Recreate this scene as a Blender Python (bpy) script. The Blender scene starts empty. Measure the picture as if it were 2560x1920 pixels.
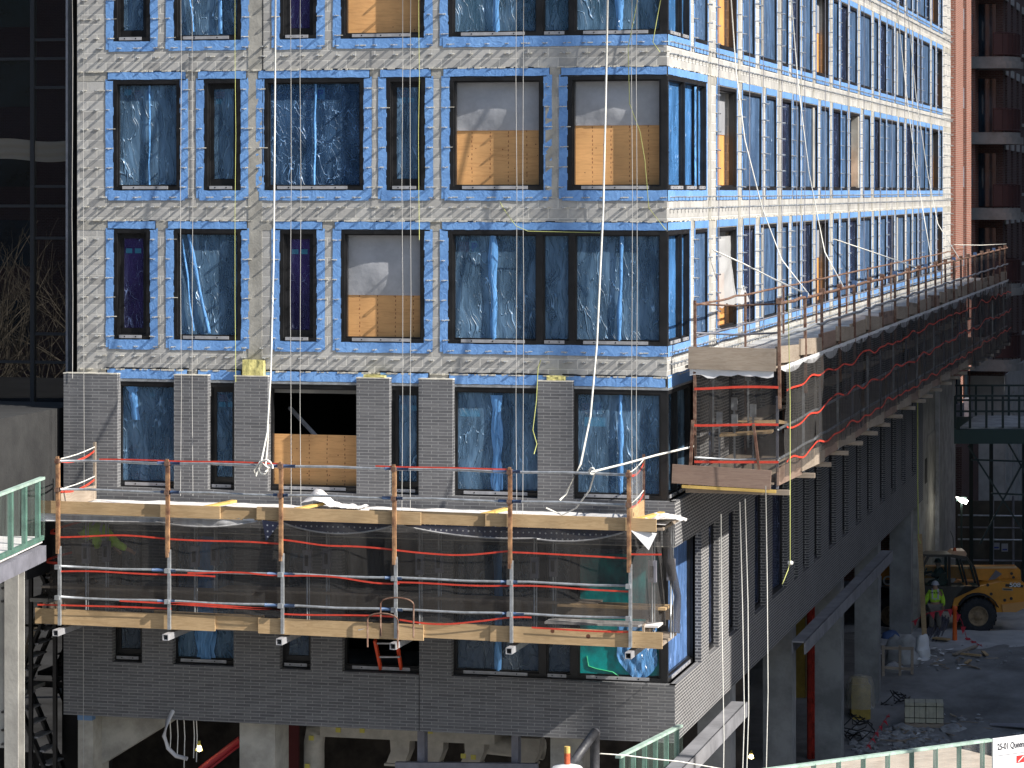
import bpy, bmesh, math, random
from mathutils import Vector, Matrix, noise
random.seed(11)
V=Vector; rad=math.radians; U=random.uniform
S=bpy.context.scene; COL=S.collection
# ---------- camera
FPX=7240.0; CX=1280.0; HY=477.0; YAW=rad(14.07)
CAM=V((11.07,-56.92,17.0))
cd=bpy.data.cameras.new('camera'); cam=bpy.data.objects.new('camera',cd); COL.objects.link(cam)
cd.sensor_width=36; cd.lens=FPX/2560*36; cd.shift_y=-(960-HY)/2560; cd.clip_start=1; cd.clip_end=5000
cam.location=CAM; cam.rotation_euler=(rad(90),0,YAW); S.camera=cam
# ---------- world and sun (light comes from +x, a little from -y)
SUN=V((4.0,-1.08,3.15)).normalized()
W=bpy.data.worlds.new('World'); S.world=W; W.use_nodes=True
wn=W.node_tree; bg=wn.nodes['Background']
sky=wn.nodes.new('ShaderNodeTexSky'); sky.sky_type='NISHITA'; sky.sun_disc=False
sky.sun_elevation=math.asin(SUN.z); sky.sun_rotation=math.atan2(SUN.x,SUN.y)
wn.links.new(sky.outputs[0],bg.inputs[0]); bg.inputs[1].default_value=0.088
sl=bpy.data.lights.new('sun','SUN'); sl.energy=4.45; sl.angle=rad(0.5); sl.color=(1.0,0.95,0.87)
so=bpy.data.objects.new('sun',sl); COL.objects.link(so); so.rotation_euler=SUN.to_track_quat('Z','Y').to_euler()
S.view_settings.view_transform='Standard'; S.view_settings.look='None'; S.view_settings.gamma=1
S.view_settings.exposure=0.82
S.cycles.max_bounces=6; S.cycles.transparent_max_bounces=24; S.cycles.diffuse_bounces=3
# ---------- measuring: a sight line through a pixel of the photo, met with a real plane
fw=V((-math.sin(YAW),math.cos(YAW),0)); rt=V((math.cos(YAW),math.sin(YAW),0))
def ray(px,py): return fw+rt*((px-CX)/FPX)-V((0,0,1))*((py-HY)/FPX)
def F(px,py=HY,y=0.0): d=ray(px,py); return CAM+d*((y-CAM.y)/d.y)
def R(px,py=HY,x=0.0): d=ray(px,py); return CAM+d*((x-CAM.x)/d.x)
def G(px,py,z=0.0): d=ray(px,py); return CAM+d*((z-CAM.z)/d.z)
def DD(px,py,D): return CAM+ray(px,py)*D
# ---------- mesh helpers
WL={}
class MB:
    def __init__(s): s.v=[]; s.f=[]; s.m=[]
    def quad(s,a,b,c,d,m=0):
        n=len(s.v); s.v+=[V(a),V(b),V(c),V(d)]; s.f.append((n,n+1,n+2,n+3)); s.m.append(m)
    def poly(s,pts,m=0):
        n=len(s.v); s.v+=[V(p) for p in pts]; s.f.append(tuple(range(n,n+len(pts)))); s.m.append(m)
    def hexa(s,p,m=0):
        n=len(s.v); s.v+=[V(q) for q in p]
        for f in ((0,3,2,1),(4,5,6,7),(0,1,5,4),(1,2,6,5),(2,3,7,6),(3,0,4,7)):
            s.f.append(tuple(n+i for i in f)); s.m.append(m)
    def box(s,a,b,m=0):
        x0,x1=sorted((a[0],b[0])); y0,y1=sorted((a[1],b[1])); z0,z1=sorted((a[2],b[2]))
        s.hexa([(x0,y0,z0),(x1,y0,z0),(x1,y1,z0),(x0,y1,z0),(x0,y0,z1),(x1,y0,z1),(x1,y1,z1),(x0,y1,z1)],m)
    def mbox(s,mp,a0,a1,d0,d1,z0,z1,m=0): s.box(mp(a0,d0,z0),mp(a1,d1,z1),m)
    def bar(s,p,q,w,h=None,m=0,up=(0,0,1)):
        p=V(p); q=V(q); h=h or w; d=(q-p).normalized(); u=V(up)
        if abs(d.dot(u))>0.95: u=V((0,1,0))
        a=d.cross(u).normalized()*(w/2); b=a.cross(d).normalized()*(h/2)
        s.hexa([p-a-b,p+a-b,p+a+b,p-a+b,q-a-b,q+a-b,q+a+b,q-a+b],m)
    def tube(s,pts,r,n=6,m=0,cap=True):
        pts=[V(p) for p in pts]; rings=[]; pa=None
        for i,p in enumerate(pts):
            d=(pts[min(i+1,len(pts)-1)]-pts[max(i-1,0)]).normalized()
            u=V((0,0,1)) if abs(d.z)<0.9 else V((0,1,0))
            a=d.cross(u).normalized()
            if pa is not None and a.dot(pa)<0 and abs(d.z)<0.9: pass
            b=d.cross(a).normalized(); rr=r[i] if isinstance(r,(list,tuple)) else r
            k=len(s.v); s.v+=[p+a*(math.cos(t)*rr)+b*(math.sin(t)*rr) for t in [2*math.pi*j/n for j in range(n)]]
            rings.append(k); pa=a
        for i in range(len(rings)-1):
            for j in range(n):
                s.f.append((rings[i]+j,rings[i]+(j+1)%n,rings[i+1]+(j+1)%n,rings[i+1]+j)); s.m.append(m)
        if cap:
            s.f.append(tuple(rings[0]+j for j in range(n))); s.m.append(m)
            s.f.append(tuple(rings[-1]+n-1-j for j in range(n))); s.m.append(m)
    def prism(s,pts,vec,m=0):
        pts=[V(p) for p in pts]; vec=V(vec); n=len(pts); k=len(s.v); s.v+=pts+[p+vec for p in pts]
        s.f.append(tuple(range(k+n-1,k-1,-1))); s.m.append(m); s.f.append(tuple(range(k+n,k+2*n))); s.m.append(m)
        for i in range(n):
            j=(i+1)%n; s.f.append((k+i,k+j,k+n+j,k+n+i)); s.m.append(m)
    def grid(s,fn,nu,nv,m=0):
        k=len(s.v)
        for j in range(nv+1):
            for i in range(nu+1): s.v.append(V(fn(i/nu,j/nv)))
        for j in range(nv):
            for i in range(nu):
                a=k+j*(nu+1)+i; s.f.append((a,a+1,a+nu+2,a+nu+1)); s.m.append(m)
    def lathe(s,c,ax,prof,n=24,m=0):
        c=V(c); ax=V(ax).normalized(); u=V((0,0,1)) if abs(ax.z)<0.9 else V((1,0,0))
        a=ax.cross(u).normalized(); b=ax.cross(a)
        k=len(s.v)
        for (h,r) in prof:
            for j in range(n):
                t=2*math.pi*j/n; s.v.append(c+ax*h+a*(math.cos(t)*r)+b*(math.sin(t)*r))
        for i in range(len(prof)-1):
            for j in range(n):
                s.f.append((k+i*n+j,k+i*n+(j+1)%n,k+(i+1)*n+(j+1)%n,k+(i+1)*n+j)); s.m.append(m)
    def build(s,name,mats,parent=None,smooth=False,uv=True):
        if not isinstance(mats,(list,tuple)): mats=[mats]
        if parent is None:
            xs=[p.x for p in s.v]; ys=[p.y for p in s.v]; zs=[p.z for p in s.v]
            org=V(((min(xs)+max(xs))/2,(min(ys)+max(ys))/2,min(zs)))
        else: org=WL[parent.name]
        me=bpy.data.meshes.new(name); me.from_pydata([tuple(p-org) for p in s.v],[],s.f)
        for mt in mats: me.materials.append(mt)
        if len(mats)>1: me.polygons.foreach_set('material_index',s.m)
        if smooth: me.polygons.foreach_set('use_smooth',[True]*len(s.f))
        if uv:
            L=me.uv_layers.new(name='UVMap').data
            for p in me.polygons:
                nx,ny,nz=[abs(t) for t in p.normal]
                for li in p.loop_indices:
                    w=me.vertices[me.loops[li].vertex_index].co+org
                    L[li].uv=(w.y,w.z) if nx>=ny and nx>nz else ((w.x,w.z) if ny>=nz else (w.x,w.y))
        o=bpy.data.objects.new(name,me); COL.objects.link(o)
        if parent is None: o.location=org
        else: o.parent=parent
        WL[o.name]=org; return o
def tag(o,label=None,cat=None,group=None,kind=None):
    if label: o['label']=label
    if cat: o['category']=cat
    if group: o['group']=group
    if kind: o['kind']=kind
    return o
def thing(name,label,cat,loc,group=None):
    o=bpy.data.objects.new(name,None); COL.objects.link(o); o.location=V(loc); o.empty_display_size=.2
    WL[o.name]=V(loc); return tag(o,label,cat,group)
def text_part(name,txt,mat,parent,origin,ux,uz,size,depth=0.004,bold=False,sx=1.0):
    cu=bpy.data.curves.new(name,'FONT'); cu.body=txt; cu.size=size; cu.extrude=depth
    if bold: cu.offset=size*(0.018 if bold is True else bold)
    t=bpy.data.objects.new('t',cu); COL.objects.link(t); bpy.context.view_layer.update()
    me=bpy.data.meshes.new_from_object(t.evaluated_get(bpy.context.evaluated_depsgraph_get()))
    bpy.data.objects.remove(t); ux=V(ux).normalized(); uz=V(uz).normalized(); n=ux.cross(uz); og=V(origin)
    org=WL[parent.name]
    for v in me.vertices: v.co=og+ux*v.co.x*sx+uz*v.co.y+n*v.co.z-org
    me.materials.clear(); me.materials.append(mat)
    o=bpy.data.objects.new(name,me); COL.objects.link(o); o.parent=parent; WL[o.name]=org; return o
# ---------- materials
def M(name,col,rough=.8,metal=0,var=None,vs=2.0,bump=0,bs=20,stretch=None,trans=0,col2=None,coord='Object',spec=.5,emit=None):
    m=bpy.data.materials.new(name); m.use_nodes=True; nt=m.node_tree; b=nt.nodes['Principled BSDF']
    b.inputs['Base Color'].default_value=(*col,1); b.inputs['Roughness'].default_value=rough; b.inputs['Metallic'].default_value=metal
    b.inputs['Specular IOR Level'].default_value=spec
    if emit: b.inputs['Emission Color'].default_value=(*emit[0],1); b.inputs['Emission Strength'].default_value=emit[1]
    tc=nt.nodes.new('ShaderNodeTexCoord'); mp=nt.nodes.new('ShaderNodeMapping'); nt.links.new(tc.outputs[coord],mp.inputs[0])
    if stretch: mp.inputs['Scale'].default_value=stretch
    if var or col2:
        nz=nt.nodes.new('ShaderNodeTexNoise'); nz.inputs['Scale'].default_value=vs; nz.inputs['Detail'].default_value=6; nz.inputs['Roughness'].default_value=.65
        nt.links.new(mp.outputs[0],nz.inputs[0]); cr=nt.nodes.new('ShaderNodeValToRGB')
        a=col if col2 else tuple(c*(1-(var or .2)) for c in col); c2=col2 if col2 else tuple(min(1,c*(1+(var or .2))) for c in col)
        cr.color_ramp.elements[0].position=.38; cr.color_ramp.elements[1].position=.62
        cr.color_ramp.elements[0].color=(*a,1); cr.color_ramp.elements[1].color=(*c2,1)
        nt.links.new(nz.outputs[0],cr.inputs[0]); nt.links.new(cr.outputs[0],b.inputs['Base Color'])
    if bump:
        n2=nt.nodes.new('ShaderNodeTexNoise'); n2.inputs['Scale'].default_value=bs; n2.inputs['Detail'].default_value=5
        nt.links.new(mp.outputs[0],n2.inputs[0]); bp=nt.nodes.new('ShaderNodeBump'); bp.inputs['Strength'].default_value=bump; bp.inputs['Distance'].default_value=.02
        nt.links.new(n2.outputs[0],bp.inputs['Height']); nt.links.new(bp.outputs[0],b.inputs['Normal'])
    if trans:
        t=nt.nodes.new('ShaderNodeBsdfTransparent'); mx=nt.nodes.new('ShaderNodeMixShader'); mx.inputs[0].default_value=1-trans
        out=nt.nodes['Material Output']; nt.links.new(t.outputs[0],mx.inputs[1]); nt.links.new(b.outputs[0],mx.inputs[2]); nt.links.new(mx.outputs[0],out.inputs[0])
    return m
def LK(nt,a,b): nt.links.new(a,b)
def node(nt,t,**k):
    n=nt.nodes.new('ShaderNode'+t)
    for a,b in k.items():
        if a[0]=='_': n.inputs[a[1:].replace('_',' ')].default_value=b
        else: setattr(n,a,b)
    return n
def math_(nt,op,a,b=None,c=None):
    n=nt.nodes.new('ShaderNodeMath'); n.operation=op
    for i,x in enumerate((a,b,c)):
        if x is None: continue
        if isinstance(x,(int,float)): n.inputs[i].default_value=x
        else: nt.links.new(x,n.inputs[i])
    return n.outputs[0]
def brick_mat(name,c1,c2,cm,bw,rh,ms,offset=.5,bumpd=.01,stain=.25,stainscale=.6,rough=.9,third=None):
    m=bpy.data.materials.new(name); m.use_nodes=True; nt=m.node_tree; b=nt.nodes['Principled BSDF']; b.inputs['Roughness'].default_value=rough
    b.inputs['Specular IOR Level'].default_value=.3
    tc=node(nt,'TexCoord'); 
    wn_=node(nt,'TexNoise',_Scale=1.3,_Detail=2.0); LK(nt,tc.outputs['UV'],wn_.inputs[0])
    br=node(nt,'TexBrick',offset=offset,offset_frequency=2,squash=1.0); LK(nt,tc.outputs['UV'],br.inputs[0])
    br.inputs['Scale'].default_value=1; br.inputs['Brick Width'].default_value=bw; br.inputs['Row Height'].default_value=rh
    br.inputs['Mortar Size'].default_value=ms; br.inputs['Mortar Smooth'].default_value=.3; br.inputs['Bias'].default_value=0
    br.inputs['Color1'].default_value=(*c1,1); br.inputs['Color2'].default_value=(*c2,1); br.inputs['Mortar'].default_value=(*cm,1)
    nz=node(nt,'TexNoise',_Scale=stainscale,_Detail=8.0,_Roughness=.7); LK(nt,tc.outputs['UV'],nz.inputs[0])
    n2=node(nt,'TexNoise',_Scale=14.0,_Detail=6.0,_Roughness=.75); LK(nt,tc.outputs['UV'],n2.inputs[0])
    f1=math_(nt,'MULTIPLY_ADD',nz.outputs[0],stain*4,1-stain*2); f2=math_(nt,'MULTIPLY_ADD',n2.outputs[0],.5,.75)
    f=math_(nt,'MULTIPLY',f1,f2); mx=node(nt,'VectorMath',operation='SCALE'); LK(nt,br.outputs['Color'],mx.inputs[0]); LK(nt,f,mx.inputs['Scale'])
    LK(nt,mx.outputs[0],b.inputs['Base Color'])
    h=math_(nt,'MULTIPLY_ADD',br.outputs['Fac'],-1.0,1.0); h2=math_(nt,'MULTIPLY_ADD',n2.outputs[0],.35,h)
    bp=node(nt,'Bump',_Strength=.8,_Distance=bumpd); LK(nt,h2,bp.inputs['Height']); LK(nt,bp.outputs[0],b.inputs['Normal'])
    return m
CMU=brick_mat('cmu_block',(.475,.465,.445),(.36,.35,.335),(.56,.545,.51),.406,.203,.014,bumpd=.008,stain=.15)
BRK=brick_mat('black_roman_brick',(.155,.155,.162),(.105,.105,.112),(.27,.27,.27),.335,.064,.0075,offset=.42,bumpd=.006,stain=.14)
BRKM=brick_mat('black_brick_light_mortar',(.10,.10,.108),(.07,.07,.076),(.36,.35,.34),.23,.066,.011,offset=.5,bumpd=.004,stain=.14)
RED=brick_mat('red_brick',(.32,.115,.08),(.23,.08,.055),(.34,.29,.25),.22,.075,.011,stain=.12)
DRED=brick_mat('maroon_brick',(.115,.06,.055),(.085,.045,.042),(.16,.14,.13),.22,.075,.011,stain=.12)
CONC=M('concrete',(.36,.345,.31),.9,var=.22,vs=1.6,bump=.25,bs=25)
CONCD=M('grey_concrete',(.27,.27,.265),.9,var=.25,vs=.9,bump=.25,bs=12)
MORT=M('squeezed_mortar',(.56,.53,.46),.95,var=.2,vs=8)
BLK=M('black_aluminium',(.012,.012,.013),.38,var=.4,vs=3,bump=.1,bs=10)
TAR=M('black_mastic',(.012,.012,.014),.5,bump=.5,bs=30)
GLS=M('dark_window_glass',(.010,.026,.042),.06,var=.6,vs=.5,spec=.55)
GLP=M('violet_window_glass',(.05,.03,.10),.08,var=.5,vs=.6,spec=.55)
GLG=M('green_tinted_glass',(.01,.055,.05),.07,var=.6,vs=.9,spec=.5)
GREY=M('grey_metal_plate',(.42,.42,.44),.45,.3,var=.15,vs=5)
WPL=M('milky_poly_sheet',(.44,.45,.48),.35,var=.1,vs=2,bump=.5,bs=6,trans=.12)
WHT=M('white_paint',(.72,.72,.70),.6,var=.1,vs=3)
TEAL=M('teal_sticker',(.05,.30,.32),.5); SRED=M('red_sticker',(.22,.03,.05),.5); SBLU=M('blue_sticker',(.03,.05,.25),.5); SPAL=M('pale_sticker',(.20,.33,.33),.5)
RUST=M('rusty_steel',(.10,.04,.025),.8,col2=(.22,.14,.10),vs=9,bump=.3,bs=40)
GALV=M('galvanised_steel',(.42,.44,.46),.42,.55,var=.2,vs=8)
POSTM=M('orange_brown_post',(.13,.06,.035),.8,col2=(.42,.24,.12),vs=4,bump=.3,bs=30)
BWR=M('blue_grip_tape',(.06,.11,.22),.5)
TAPE=M('red_orange_webbing',(.60,.055,.03),.6,var=.15,vs=10)
THIN=M('thin_pale_line',(.42,.41,.39),.9)
ROPE=M('white_rope',(.74,.72,.66),.9,var=.12,vs=30)
YROPE=M('yellow_string',(.50,.52,.18),.9)
PLYW=None
FOAM=M('yellow_foam',(.62,.56,.22),.9,var=.25,vs=6,bump=.6,bs=15)
GRN=M('green_painted_steel',(.09,.19,.15),.5,var=.25,vs=4)
LGRN=M('pale_green_rail',(.36,.48,.41),.55,var=.2,vs=5)
RUB=M('tyre_rubber',(.025,.026,.03),.85,var=.3,vs=6,bump=.3,bs=20)
ORG=M('amber_machine_paint',(.62,.25,.015),.42,var=.12,vs=2)
DARK=M('dark_interior',(.01,.01,.011),.9,var=.5,vs=1)  # near-black colour in place of the shade in rooms and hollow tubes
BEAM=M('grey_steel_beam',(.22,.22,.235),.6,var=.2,vs=1.5)
STEEL=M('grey_primed_steel',(.17,.17,.20),.6,var=.2,vs=2)
def wood(name,c1,c2,knots=True,ks=4.0,vert=False,grain=26.):
    m=bpy.data.materials.new(name); m.use_nodes=True; nt=m.node_tree; b=nt.nodes['Principled BSDF']; b.inputs['Roughness'].default_value=.75
    tc=node(nt,'TexCoord'); mp=node(nt,'Mapping'); LK(nt,tc.outputs['UV'],mp.inputs[0]); oi=node(nt,'ObjectInfo')
    ad=node(nt,'VectorMath',operation='ADD'); LK(nt,mp.outputs[0],ad.inputs[0])
    r=math_(nt,'MULTIPLY',oi.outputs['Random'],37.0); cx=node(nt,'CombineXYZ'); LK(nt,r,cx.inputs[0]); LK(nt,r,cx.inputs[2]); LK(nt,cx.outputs[0],ad.inputs[1])
    sc=node(nt,'Mapping'); sc.inputs['Scale'].default_value=((9,.8,1) if vert else (.8,9,1)); LK(nt,ad.outputs[0],sc.inputs[0])
    n1=node(nt,'TexNoise',_Scale=1.6,_Detail=5.0,_Roughness=.6,_Distortion=1.6); LK(nt,sc.outputs[0],n1.inputs[0])
    w=math_(nt,'SINE',math_(nt,'MULTIPLY',n1.outputs[0],grain)); g=math_(nt,'MULTIPLY_ADD',w,.28,.5)
    cr=node(nt,'ValToRGB'); cr.color_ramp.elements[0].color=(*c1,1); cr.color_ramp.elements[1].color=(*c2,1); LK(nt,g,cr.inputs[0])
    col=cr.outputs[0]
    if knots:
        vo=node(nt,'TexVoronoi',_Scale=ks,_Randomness=.75); LK(nt,ad.outputs[0],vo.inputs[0])
        k=math_(nt,'LESS_THAN',vo.outputs['Distance'],.07)
        mx=node(nt,'MixRGB',blend_type='MIX'); mx.inputs[2].default_value=(c1[0]*.35,c1[1]*.2,c1[2]*.2,1); LK(nt,k,mx.inputs[0]); LK(nt,col,mx.inputs[1]); col=mx.outputs[0]
    if knots and ks>5:      # nail stains in rows, as on the boards in the photo
        sp=node(nt,'SeparateXYZ'); LK(nt,ad.outputs[0],sp.inputs[0]); fx_=math_(nt,'FRACT',math_(nt,'MULTIPLY',sp.outputs[0],2.6)); a_=math_(nt,'LESS_THAN',math_(nt,'ABSOLUTE',math_(nt,'SUBTRACT',fx_,.5)),.05)
        v2=node(nt,'TexVoronoi',_Scale=1.0,_Randomness=.35); m2=node(nt,'Mapping'); m2.inputs['Scale'].default_value=(26,11,1); LK(nt,ad.outputs[0],m2.inputs[0]); LK(nt,m2.outputs[0],v2.inputs[0])
        k2=math_(nt,'MULTIPLY',a_,math_(nt,'LESS_THAN',v2.outputs['Distance'],.30)); m3=node(nt,'MixRGB'); m3.inputs[2].default_value=(c1[0]*.4,c1[1]*.25,c1[2]*.25,1); LK(nt,math_(nt,'MULTIPLY',k2,.85),m3.inputs[0]); LK(nt,col,m3.inputs[1]); col=m3.outputs[0]
    wn2=node(nt,'TexNoise',_Scale=1.3,_Detail=5.0); LK(nt,ad.outputs[0],wn2.inputs[0]); vm=node(nt,'VectorMath',operation='SCALE'); LK(nt,col,vm.inputs[0]); LK(nt,math_(nt,'MULTIPLY_ADD',wn2.outputs[0],.9,.55),vm.inputs['Scale']); col=vm.outputs[0]
    LK(nt,col,b.inputs['Base Color']); return m
PLY=wood('plywood',(.58,.29,.11),(.76,.42,.17),True,5.5,grain=14.)
OSB=wood('orange_plywood',(.60,.26,.07),(.72,.36,.12),True,5.,vert=True)
LUM=wood('pine_plank',(.38,.25,.125),(.54,.38,.21),True,1.6)
LUMB=wood('weathered_plank',(.25,.195,.145),(.36,.30,.24),True,1.6)
LUMR=wood('reddish_plank',(.20,.13,.10),(.28,.20,.155),True,1.6)
YLUM=wood('yellow_plank',(.50,.32,.08),(.62,.44,.14),False,2.)
DECK=M('white_sheeted_deck',(.62,.59,.58),.7,col2=(.80,.78,.75),vs=2.2,bump=.4,bs=5)
GDECK=M('grey_dusty_deck',(.26,.26,.26),.85,col2=(.48,.48,.47),vs=1.5,bump=.4,bs=6)
def film_mat(name,colr,base,lines,blotch,sx=5.,sz=1.4,tint=(.35,.55,.8)):
    m=bpy.data.materials.new(name); m.use_nodes=True; nt=m.node_tree; b=nt.nodes['Principled BSDF']; out=nt.nodes['Material Output']
    b.inputs['Base Color'].default_value=(*colr,1); b.inputs['Roughness'].default_value=.28; b.inputs['Specular IOR Level'].default_value=.7
    tc=node(nt,'TexCoord'); oi=node(nt,'ObjectInfo'); ad=node(nt,'VectorMath',operation='ADD'); LK(nt,tc.outputs['UV'],ad.inputs[0])
    r=math_(nt,'MULTIPLY',oi.outputs['Random'],91.0); cx=node(nt,'CombineXYZ'); LK(nt,r,cx.inputs[0]); LK(nt,r,cx.inputs[2]); LK(nt,cx.outputs[0],ad.inputs[1])
    dn=node(nt,'TexNoise',_Scale=1.1,_Detail=2.0); LK(nt,ad.outputs[0],dn.inputs[0])
    dv=node(nt,'VectorMath',operation='MULTIPLY_ADD'); LK(nt,dn.outputs['Color'],dv.inputs[0]); dv.inputs[1].default_value=(.45,.6,.45); LK(nt,ad.outputs[0],dv.inputs[2])
    L=None
    for (a,c,wd,amp) in ((sx,sz,.014,1.0),(sx*1.9,sz*1.4,.012,.55),(sx*.5,sz*.6,.010,1.0)):
        mp=node(nt,'Mapping'); mp.inputs['Scale'].default_value=(a,c,1); LK(nt,dv.outputs[0],mp.inputs[0])
        n=node(nt,'TexNoise',_Scale=1.0,_Detail=1.5); LK(nt,mp.outputs[0],n.inputs[0])
        x=math_(nt,'ABSOLUTE',math_(nt,'SUBTRACT',n.outputs[0],.5)); x=math_(nt,'DIVIDE',x,wd); x=math_(nt,'SUBTRACT',1.0,x); x=math_(nt,'MAXIMUM',x,0.0); x=math_(nt,'MULTIPLY',x,amp)
        L=x if L is None else math_(nt,'MAXIMUM',L,x)
    gate=node(nt,'TexNoise',_Scale=2.2,_Detail=3.0); LK(nt,ad.outputs[0],gate.inputs[0])
    g=math_(nt,'MULTIPLY_ADD',gate.outputs[0],5.0,-2.0); g.node.use_clamp=True
    L2=math_(nt,'MULTIPLY',L,math_(nt,'MULTIPLY_ADD',g,.75,.25))
    bl=node(nt,'TexNoise',_Scale=1.0,_Detail=4.0); mp=node(nt,'Mapping'); mp.inputs['Scale'].default_value=(3.5,.8,1); LK(nt,dv.outputs[0],mp.inputs[0]); LK(nt,mp.outputs[0],bl.inputs[0])
    bb=math_(nt,'MULTIPLY_ADD',bl.outputs[0],blotch*4,-blotch*1.7); bb.node.use_clamp=True
    fac=math_(nt,'ADD',math_(nt,'MULTIPLY_ADD',L2,lines,base),bb); fac.node.use_clamp=True
    bp=node(nt,'Bump',_Strength=.9,_Distance=.05); LK(nt,math_(nt,'ADD',L,bl.outputs[0]),bp.inputs['Height']); LK(nt,bp.outputs[0],b.inputs['Normal'])
    t=node(nt,'BsdfTransparent'); t.inputs[0].default_value=(*tint,1); mx=node(nt,'MixShader'); LK(nt,fac,mx.inputs[0]); LK(nt,t.outputs[0],mx.inputs[1]); LK(nt,b.outputs[0],mx.inputs[2]); LK(nt,mx.outputs[0],out.inputs[0])
    return m
FILM=film_mat('blue_protective_film',(.27,.48,.74),.20,.66,.28,sx=6.5,sz=1.1,tint=(.45,.62,.8))
FILMR=film_mat('blue_protective_film_dense',(.16,.29,.52),.42,.5,.35,sx=7,sz=1.0,tint=(.5,.65,.9))
FILMV=film_mat('faint_protective_film',(.3,.4,.75),.03,.5,.04,sx=5,sz=1.2,tint=(.75,.75,.9))
FILMC=film_mat('clear_protective_film',(.42,.52,.62),.17,.6,.10,sx=4,sz=2)
FOLD=film_mat('folded_blue_film',(.16,.42,.85),.62,.35,.3,sx=14,sz=.7)
def membrane():
    m=bpy.data.materials.new('blue_flashing_membrane'); m.use_nodes=True; nt=m.node_tree; b=nt.nodes['Principled BSDF']; b.inputs['Roughness'].default_value=.45
    tc=node(nt,'TexCoord'); n=node(nt,'TexNoise',_Scale=7.0,_Detail=4.0,_Distortion=2.0); LK(nt,tc.outputs['UV'],n.inputs[0])
    n3=node(nt,'TexNoise',_Scale=1.2,_Detail=3.0); LK(nt,tc.outputs['UV'],n3.inputs[0])
    cr=node(nt,'ValToRGB'); cr.color_ramp.elements[0].position=.3; cr.color_ramp.elements[0].color=(.11,.25,.55,1); cr.color_ramp.elements[1].position=.72; cr.color_ramp.elements[1].color=(.23,.44,.80,1)
    LK(nt,math_(nt,'MULTIPLY_ADD',n3.outputs[0],.5,math_(nt,'MULTIPLY',n.outputs[0],.5)),cr.inputs[0]); LK(nt,cr.outputs[0],b.inputs['Base Color'])
    bp=node(nt,'Bump',_Strength=.8,_Distance=.012); LK(nt,n.outputs[0],bp.inputs['Height']); LK(nt,bp.outputs[0],b.inputs['Normal']); return m
MEM=membrane()
def net_mat(name,op,c):
    m=bpy.data.materials.new(name); m.use_nodes=True; nt=m.node_tree; b=nt.nodes['Principled BSDF']; b.inputs['Base Color'].default_value=(*c,1); b.inputs['Roughness'].default_value=.8
    tc=node(nt,'TexCoord'); mp=node(nt,'Mapping'); mp.inputs['Scale'].default_value=(7,.5,1); LK(nt,tc.outputs['UV'],mp.inputs[0]); n=node(nt,'TexNoise',_Scale=1.0,_Detail=5.0,_Distortion=.6); LK(nt,mp.outputs[0],n.inputs[0])
    f=math_(nt,'MULTIPLY_ADD',n.outputs[0],.7,op-.35); f.node.use_clamp=True
    t=node(nt,'BsdfTransparent'); mx=node(nt,'MixShader'); LK(nt,f,mx.inputs[0]); LK(nt,t.outputs[0],mx.inputs[1]); LK(nt,b.outputs[0],mx.inputs[2]); LK(nt,mx.outputs[0],nt.nodes['Material Output'].inputs[0]); return m
NET=net_mat('black_debris_net',.47,(.048,.045,.043))
NETD=net_mat('black_debris_net_dense',.58,(.045,.042,.042))
mF=lambda a,d,z:(a,d,z)
mR=lambda a,d,z:(-d,a,z)
# ---------- the building: walls
XL=F(193).x; YR=61.0; TOP=17+11.5
ZA,ZB,ZC,ZD,ZE=17+3.12,17.0,17-3.12,17-6.2,17-9.85      # window sills per storey
HB=2.31
fx=lambda px,y=0: F(px,y=y).x
ry=lambda px,x=0: R(px,x=x).y
rowAC=[('narrow',284,376,[(284,376)]),('wide',434,604,None),('violet',699,793,None),('board',852,1062,None)]
FR=[]  # front openings: kind,a0,a1,z0,z1
for zz,tp in ((ZA,'A'),(ZC,'C')):
    for (k,p0,p1,_) in rowAC: FR.append(('violet' if (tp=='C' and k=='narrow') else k,fx(p0),fx(p1),zz,zz+HB,tp))
for (k,p0,p1) in (('film2',283,451.5),('narrow',509.6,602.4),('film2x',660,910),('narrow',965.7,1063.6),('board',1124,1359.5)):
    FR.append((k,fx(p0),fx(p1),ZB,ZB+HB,'B'))
corner_front={'A':fx(1120.),'B':fx(1418.),'C':fx(1120.)}
rAC=[(1667,1723,'corner'),(1737,1768,'narrow'),(1792,1841,'board'),(1858,1886,'narrow'),(1900,1941,'film'),(1955,1970,'narrow'),(1980,1999,'film'),(2006,2029,'film'),(2040,2071,'board'),(2083,2096,'narrow'),(2102,2119,'film'),(2124,2142,'narrow'),(2151,2177,'film'),(2185,2195,'narrow'),(2201,2215,'film'),(2218,2234,'film'),(2239,2261,'film'),(2267,2278,'narrow'),(2283,2293,'film'),(2296.5,2303.5,'narrow'),(2306.5,2323.5,'film'),(2330,2338,'narrow'),(2342,2355,'board')]
rB=[(1667,1765,'corner'),(1792,1841,'board'),(1856,1903,'film'),(1915,1940,'narrow'),(1955,1978,'film'),(1983,2000,'narrow'),(2005,2043,'film'),(2052,2072,'narrow'),(2082,2101,'film'),(2104,2117,'narrow'),(2124,2149,'board'),(2158,2175,'film'),(2185,2198.5,'film'),(2202,2214,'narrow'),(2217,2242,'film'),(2247.5,2259,'narrow'),(2266,2279.5,'film'),(2283,2291,'narrow'),(2295,2313,'film'),(2315,2323.5,'narrow'),(2330,2345,'board'),(2348.5,2355.5,'film')]
RT=[]
for zz,lst in ((17+6.24,rB),(ZA,rAC),(ZB,rB),(ZC,rAC)):
    for (p0,p1,k) in lst:
        if k!='corner': RT.append((k,ry(p0),ry(p1),zz,zz+HB))
bld=thing('apartment_building','tall block under construction with grey block walls, blue flashing and dark brick base','building',(-6,10,0))
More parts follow.
